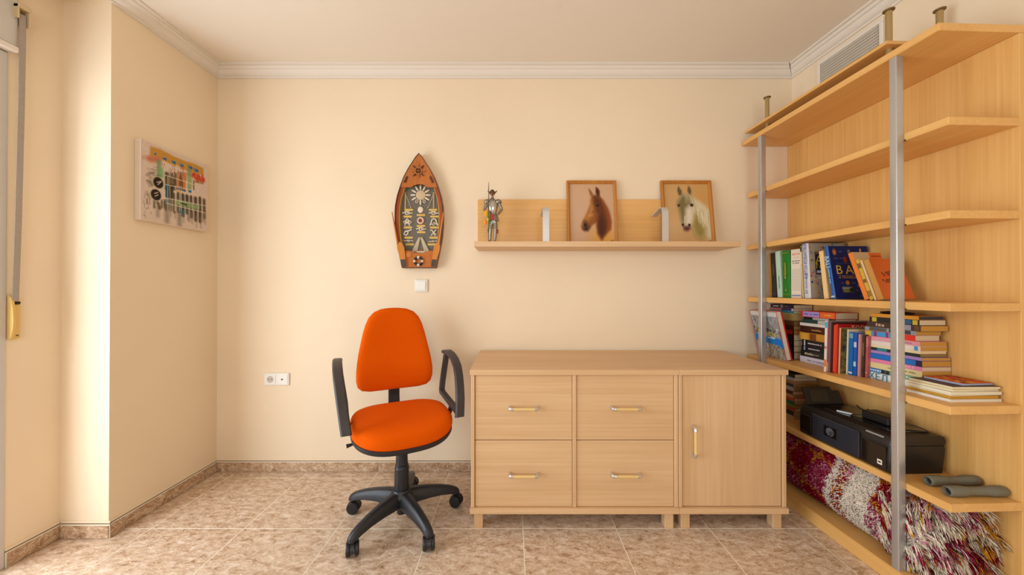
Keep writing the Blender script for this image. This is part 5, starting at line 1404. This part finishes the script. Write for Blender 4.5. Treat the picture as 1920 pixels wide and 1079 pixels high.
pen = G(); pen.tube([(0.0, 0.0, 0.0), (0.0, 0.055, 0.0)], 0.0042, 10)
po = pen.build('cable_plug', mat('pale_plug', (206, 210, 216), 0.35), M=BK @ T(0.088, -0.565, PT+0.0043) @ RZ(0.5))
tag(po, 'pale grey cable plug lying on the printer lid', 'plug')

# ================================================================== DUMBBELLS
RUB = mat('grey_green_rubber', (112, 108, 92), 0.6, var=0.06, scale=30)
def dumbbell(label, w, y, L, yaw):
    zc_ = 0.0185
    d = thing('hand_weight', label, 'hand weight', M=BK @ T(w, y, SH[6][1]+0.0003) @ RZ(yaw), group='grey hand weights')
    M = T(0, 0, zc_) @ RY(PI/2)
    q = G(); q.lathe([(0.0, 0.018), (0.009, 0.016), (0.0125, 0.004), (0.0140, 0.0), (0.0168, 0.002), (0.0180, 0.008), (0.0185, 0.030), (0.0182, 0.056), (0.0165, 0.066), (0.0150, 0.070), (0.0148, 0.105), (0.0150, L-0.070), (0.0165, L-0.066), (0.0182, L-0.056), (0.0185, L-0.03), (0.0175, L-0.008), (0.0140, L-0.001), (0.0, L)], 28, M)
    q.build('body', RUB, d, angle=45)
    q = G(); q.lathe([(0.0, 0.0145), (0.0112, 0.0130), (0.0118, 0.0112), (0.0108, 0.0112), (0.0, 0.0128)], 24, M); q.build('hollow_end', DARK, d)
    return d
dumbbell('grey hand weight lying closer to the printer', 0.062, -0.870, 0.196, -0.03)
dumbbell('grey hand weight lying at the shelf end nearest the camera', 0.046, -0.938, 0.212, -0.035)

# ================================================================== ROLLED RUG
rg = thing('rolled_rug', 'rolled shaggy rug in burgundy, cream and mustard at the bottom of the bookcase', 'rug', M=BK @ T(0.131, 0.0, 0.0654))
HX, HZ = 0.118, 0.143; zc_ = HZ+0.006; Y0, Y1 = -0.03, -0.885
def rug_section(ph):
    """slumped roll: rounded-square cross section, and its outward normal"""
    c, n_ = math.cos(ph), math.sin(ph); e = 2/2.6
    x = HX*math.copysign(abs(c)**e, c); z = HZ*math.copysign(abs(n_)**e, n_)
    nn = Vector((math.copysign(abs(c)**(2-e), c)/HX, 0, math.copysign(abs(n_)**(2-e), n_)/HZ)).normalized()
    return Vector((x, 0, zc_+z)), nn
BUR = (146, 12, 42); CREAM = (236, 222, 204); MUS = (222, 158, 22); PINK = (206, 130, 150); PURP = (158, 44, 80); OCH = (186, 116, 44)
def rug_colour(y, ph, R_):
    """woven pattern: y along the roll, ph angle round it"""
    yy = y+0.020*math.sin(ph*3.1)+R_.uniform(-0.008, 0.008)
    k = R_.random()
    n1 = math.sin(yy*31+ph*2.3)+math.sin(yy*17-ph*4.1)
    if -0.545 < yy < -0.515: return CREAM if k < 0.92 else PINK
    if -0.600 < yy <= -0.545: 
        return (BUR if k < 0.5 else MUS if k < 0.62 else CREAM) if n1 > -0.4 else (PINK if k < 0.5 else CREAM if k < 0.8 else BUR)
    if -0.705 < yy <= -0.600: return CREAM if k < 0.97 else PINK
    if yy <= -0.705:
        if yy < -0.80 and k < 0.45: return CREAM
        if n1 > 0.55: return BUR if k < 0.85 else MUS
        if n1 > 0.05: return MUS if k < 0.5 else BUR
        return PURP if k < 0.4 else CREAM if k < 0.75 else PINK
    if n1 > 0.35: return BUR if k < 0.94 else OCH
    if n1 > -0.15: return OCH if k < 0.5 else MUS if k < 0.68 else BUR
    if n1 > -0.8: return BUR if k < 0.55 else PURP if k < 0.8 else PINK
    return PURP if k < 0.4 else PINK if k < 0.65 else BUR
def lin(c): return [*srgb(*c), 1.0]
def strand_mesh(name, strands, parent):
    """strands: list of (points, half width, colour); each a three sided tapering thread"""
    vs = []; fs = []; cs = []
    for pts, w, c in strands:
        n = len(pts); b = len(vs); lc = lin(c)
        for i, p in enumerate(pts):
            t = (pts[min(i+1, n-1)]-pts[max(i-1, 0)])
            if t.length < 1e-7: t = Vector((0, 0, 1))
            t.normalize(); u = t.orthogonal().normalized(); v = t.cross(u)
            ww = w*(1.0 if i < n-1 else 0.45)
            for a in (0, 2.094, 4.189):
                vs.append(tuple(p+u*(ww*math.cos(a))+v*(ww*math.sin(a)))); cs.append(lc)
        for i in range(n-1):
            for a in range(3):
                e = (a+1) % 3
                fs.append((b+3*i+a, b+3*i+e, b+3*i+3+e, b+3*i+3+a))
        fs.append((b+3*n-3, b+3*n-2, b+3*n-1))
    me = bpy.data.meshes.new(name); me.from_pydata(vs, [], fs)
    at = me.color_attributes.new('ink', 'FLOAT_COLOR', 'POINT'); at.data.foreach_set('color', np.array(cs, np.float32).ravel())
    me.materials.append(YARN); me.polygons.foreach_set('use_smooth', [True]*len(me.polygons))
    o = bpy.data.objects.new(name, me); C.objects.link(o); o.parent = parent; o['kind'] = 'stuff'
    return o
RU = random.Random(21); S = []
NY, NA = 260, 96                                                  # the roll itself, woven in the same colours
vs = []; cs = []; fs = []
for k in range(NY):
    y = Y0+(Y1-Y0)*k/(NY-1)
    for a in range(NA):
        ph = 2*PI*a/NA; p_ = rug_section(ph)[0]; vs.append((p_.x, y, p_.z)); cs.append(lin(rug_colour(y, ph, RU)))
for k in range(NY-1):
    for a in range(NA):
        b = (a+1) % NA; fs.append((k*NA+a, k*NA+b, k*NA+NA+b, k*NA+NA+a))
fs.append(tuple(range(NA))); fs.append(tuple((NY-1)*NA+a for a in range(NA)))
me = bpy.data.meshes.new('roll'); me.from_pydata(vs, [], fs)
at = me.color_attributes.new('ink', 'FLOAT_COLOR', 'POINT'); at.data.foreach_set('color', np.array(cs, np.float32).ravel())
me.materials.append(YARN); ro = bpy.data.objects.new('roll', me); C.objects.link(ro); ro.parent = rg
for k in range(26000):
    y = RU.uniform(Y1, Y0); ph = RU.uniform(math.radians(60), math.radians(262))
    base, n = rug_section(ph); base = base+Vector((0, y, 0))
    L = RU.uniform(0.010, 0.016)
    dr = Vector((RU.uniform(-1, 1)*0.5, RU.uniform(-1, 1)*0.9, RU.uniform(-1, 0.2)*0.8))
    m1 = base+n*L*0.40+dr*0.003; m2 = base+n*L*0.50+dr*0.0095
    if m2.z < 0.004: m2.z = 0.004
    if m1.z < 0.003: m1.z = 0.003
    if m2.z > 0.305 or m2.x > 0.128: continue
    S.append(([base-n*0.002, m1, m2], RU.uniform(0.0017, 0.0027), rug_colour(y, ph, RU)))
strand_mesh('pile', S, rg)
# long tassels: bundles of yarn spilling over and out of the near end
S = []
FC = [(242, 230, 212)]*11+[(222, 204, 174)]*4+[BUR]*4+[MUS]+[PINK]*2+[OCH]*2+[PURP]
def tassel(start, d0, L, n_str, spread, colour, droop):
    seeds = Vector((RU.uniform(-1, 1), RU.uniform(-1, 1), RU.uniform(-1, 1)))
    for k in range(n_str):
        o = Vector((RU.gauss(0, 1), RU.gauss(0, 0.5), RU.gauss(0, 1)))*spread
        p = start+o; d = d0.copy(); pts = [p.copy()]; l = L*RU.uniform(0.7, 1.1)
        c = colour if RU.random() < 0.82 else RU.choice(FC)
        for j in range(6):
            wv = math.sin(j*1.5+seeds.x*3)*0.28
            p = p+d*(l/6)+o*0.10; d = (d+Vector((wv+RU.uniform(-0.14, 0.14), 0.05, -droop+seeds.z*0.08+RU.uniform(-0.12, 0.12)))).normalized()
            p.z = min(max(p.z, 0.0035), 0.303); p.x = min(max(p.x, -0.135), 0.128); p.y = max(p.y, -0.983)
            pts.append(p.copy())
        S.append((pts, RU.uniform(0.0012, 0.0021), c))
for k in range(150):                                              # out of the rolled-up end
    ph = RU.uniform(0, 2*PI); r = math.sqrt(RU.random())*0.97
    b, n = rug_section(ph); b = Vector((b.x*r, Y1+0.003, zc_+(b.z-zc_)*r))
    tassel(b, Vector((RU.uniform(-0.3, 0.6), -1, RU.uniform(-0.15, 0.5))).normalized(), RU.uniform(0.05, 0.10), 20, 0.0042, RU.choice(FC), 0.30)
for k in range(170):                                              # lying over the outer turn near the end
    ph = RU.uniform(math.radians(48), math.radians(255)); y = RU.uniform(Y1, -0.74)
    b, n = rug_section(ph); tg = Vector((-n.z, 0, n.x))
    if tg.z > 0: tg = -tg
    tassel(b+Vector((0, y, 0))+n*0.008, (n*0.35+tg*0.55+Vector((RU.uniform(-0.2, 0.2), -RU.uniform(0.5, 1.0), 0))).normalized(), RU.uniform(0.035, 0.07), 15, 0.0040, RU.choice(FC), 0.16)
# keep yarn that curls inward on the surface of the roll
def push_out(p):
    if p.y < Y1: return p
    u = abs(p.x/HX)**2.6+abs((p.z-zc_)/HZ)**2.6
    if u < 1.12:
        k = (1.12/max(u, 1e-6))**(1/2.6); return Vector((max(-0.135, min(p.x*k, 0.128)), p.y, min(max(zc_+(p.z-zc_)*k, 0.0035), 0.303)))
    return p
S = [([pts[0]]+[push_out(p) for p in pts[1:]], w, c) for pts, w, c in S]
strand_mesh('fringe', S, rg)
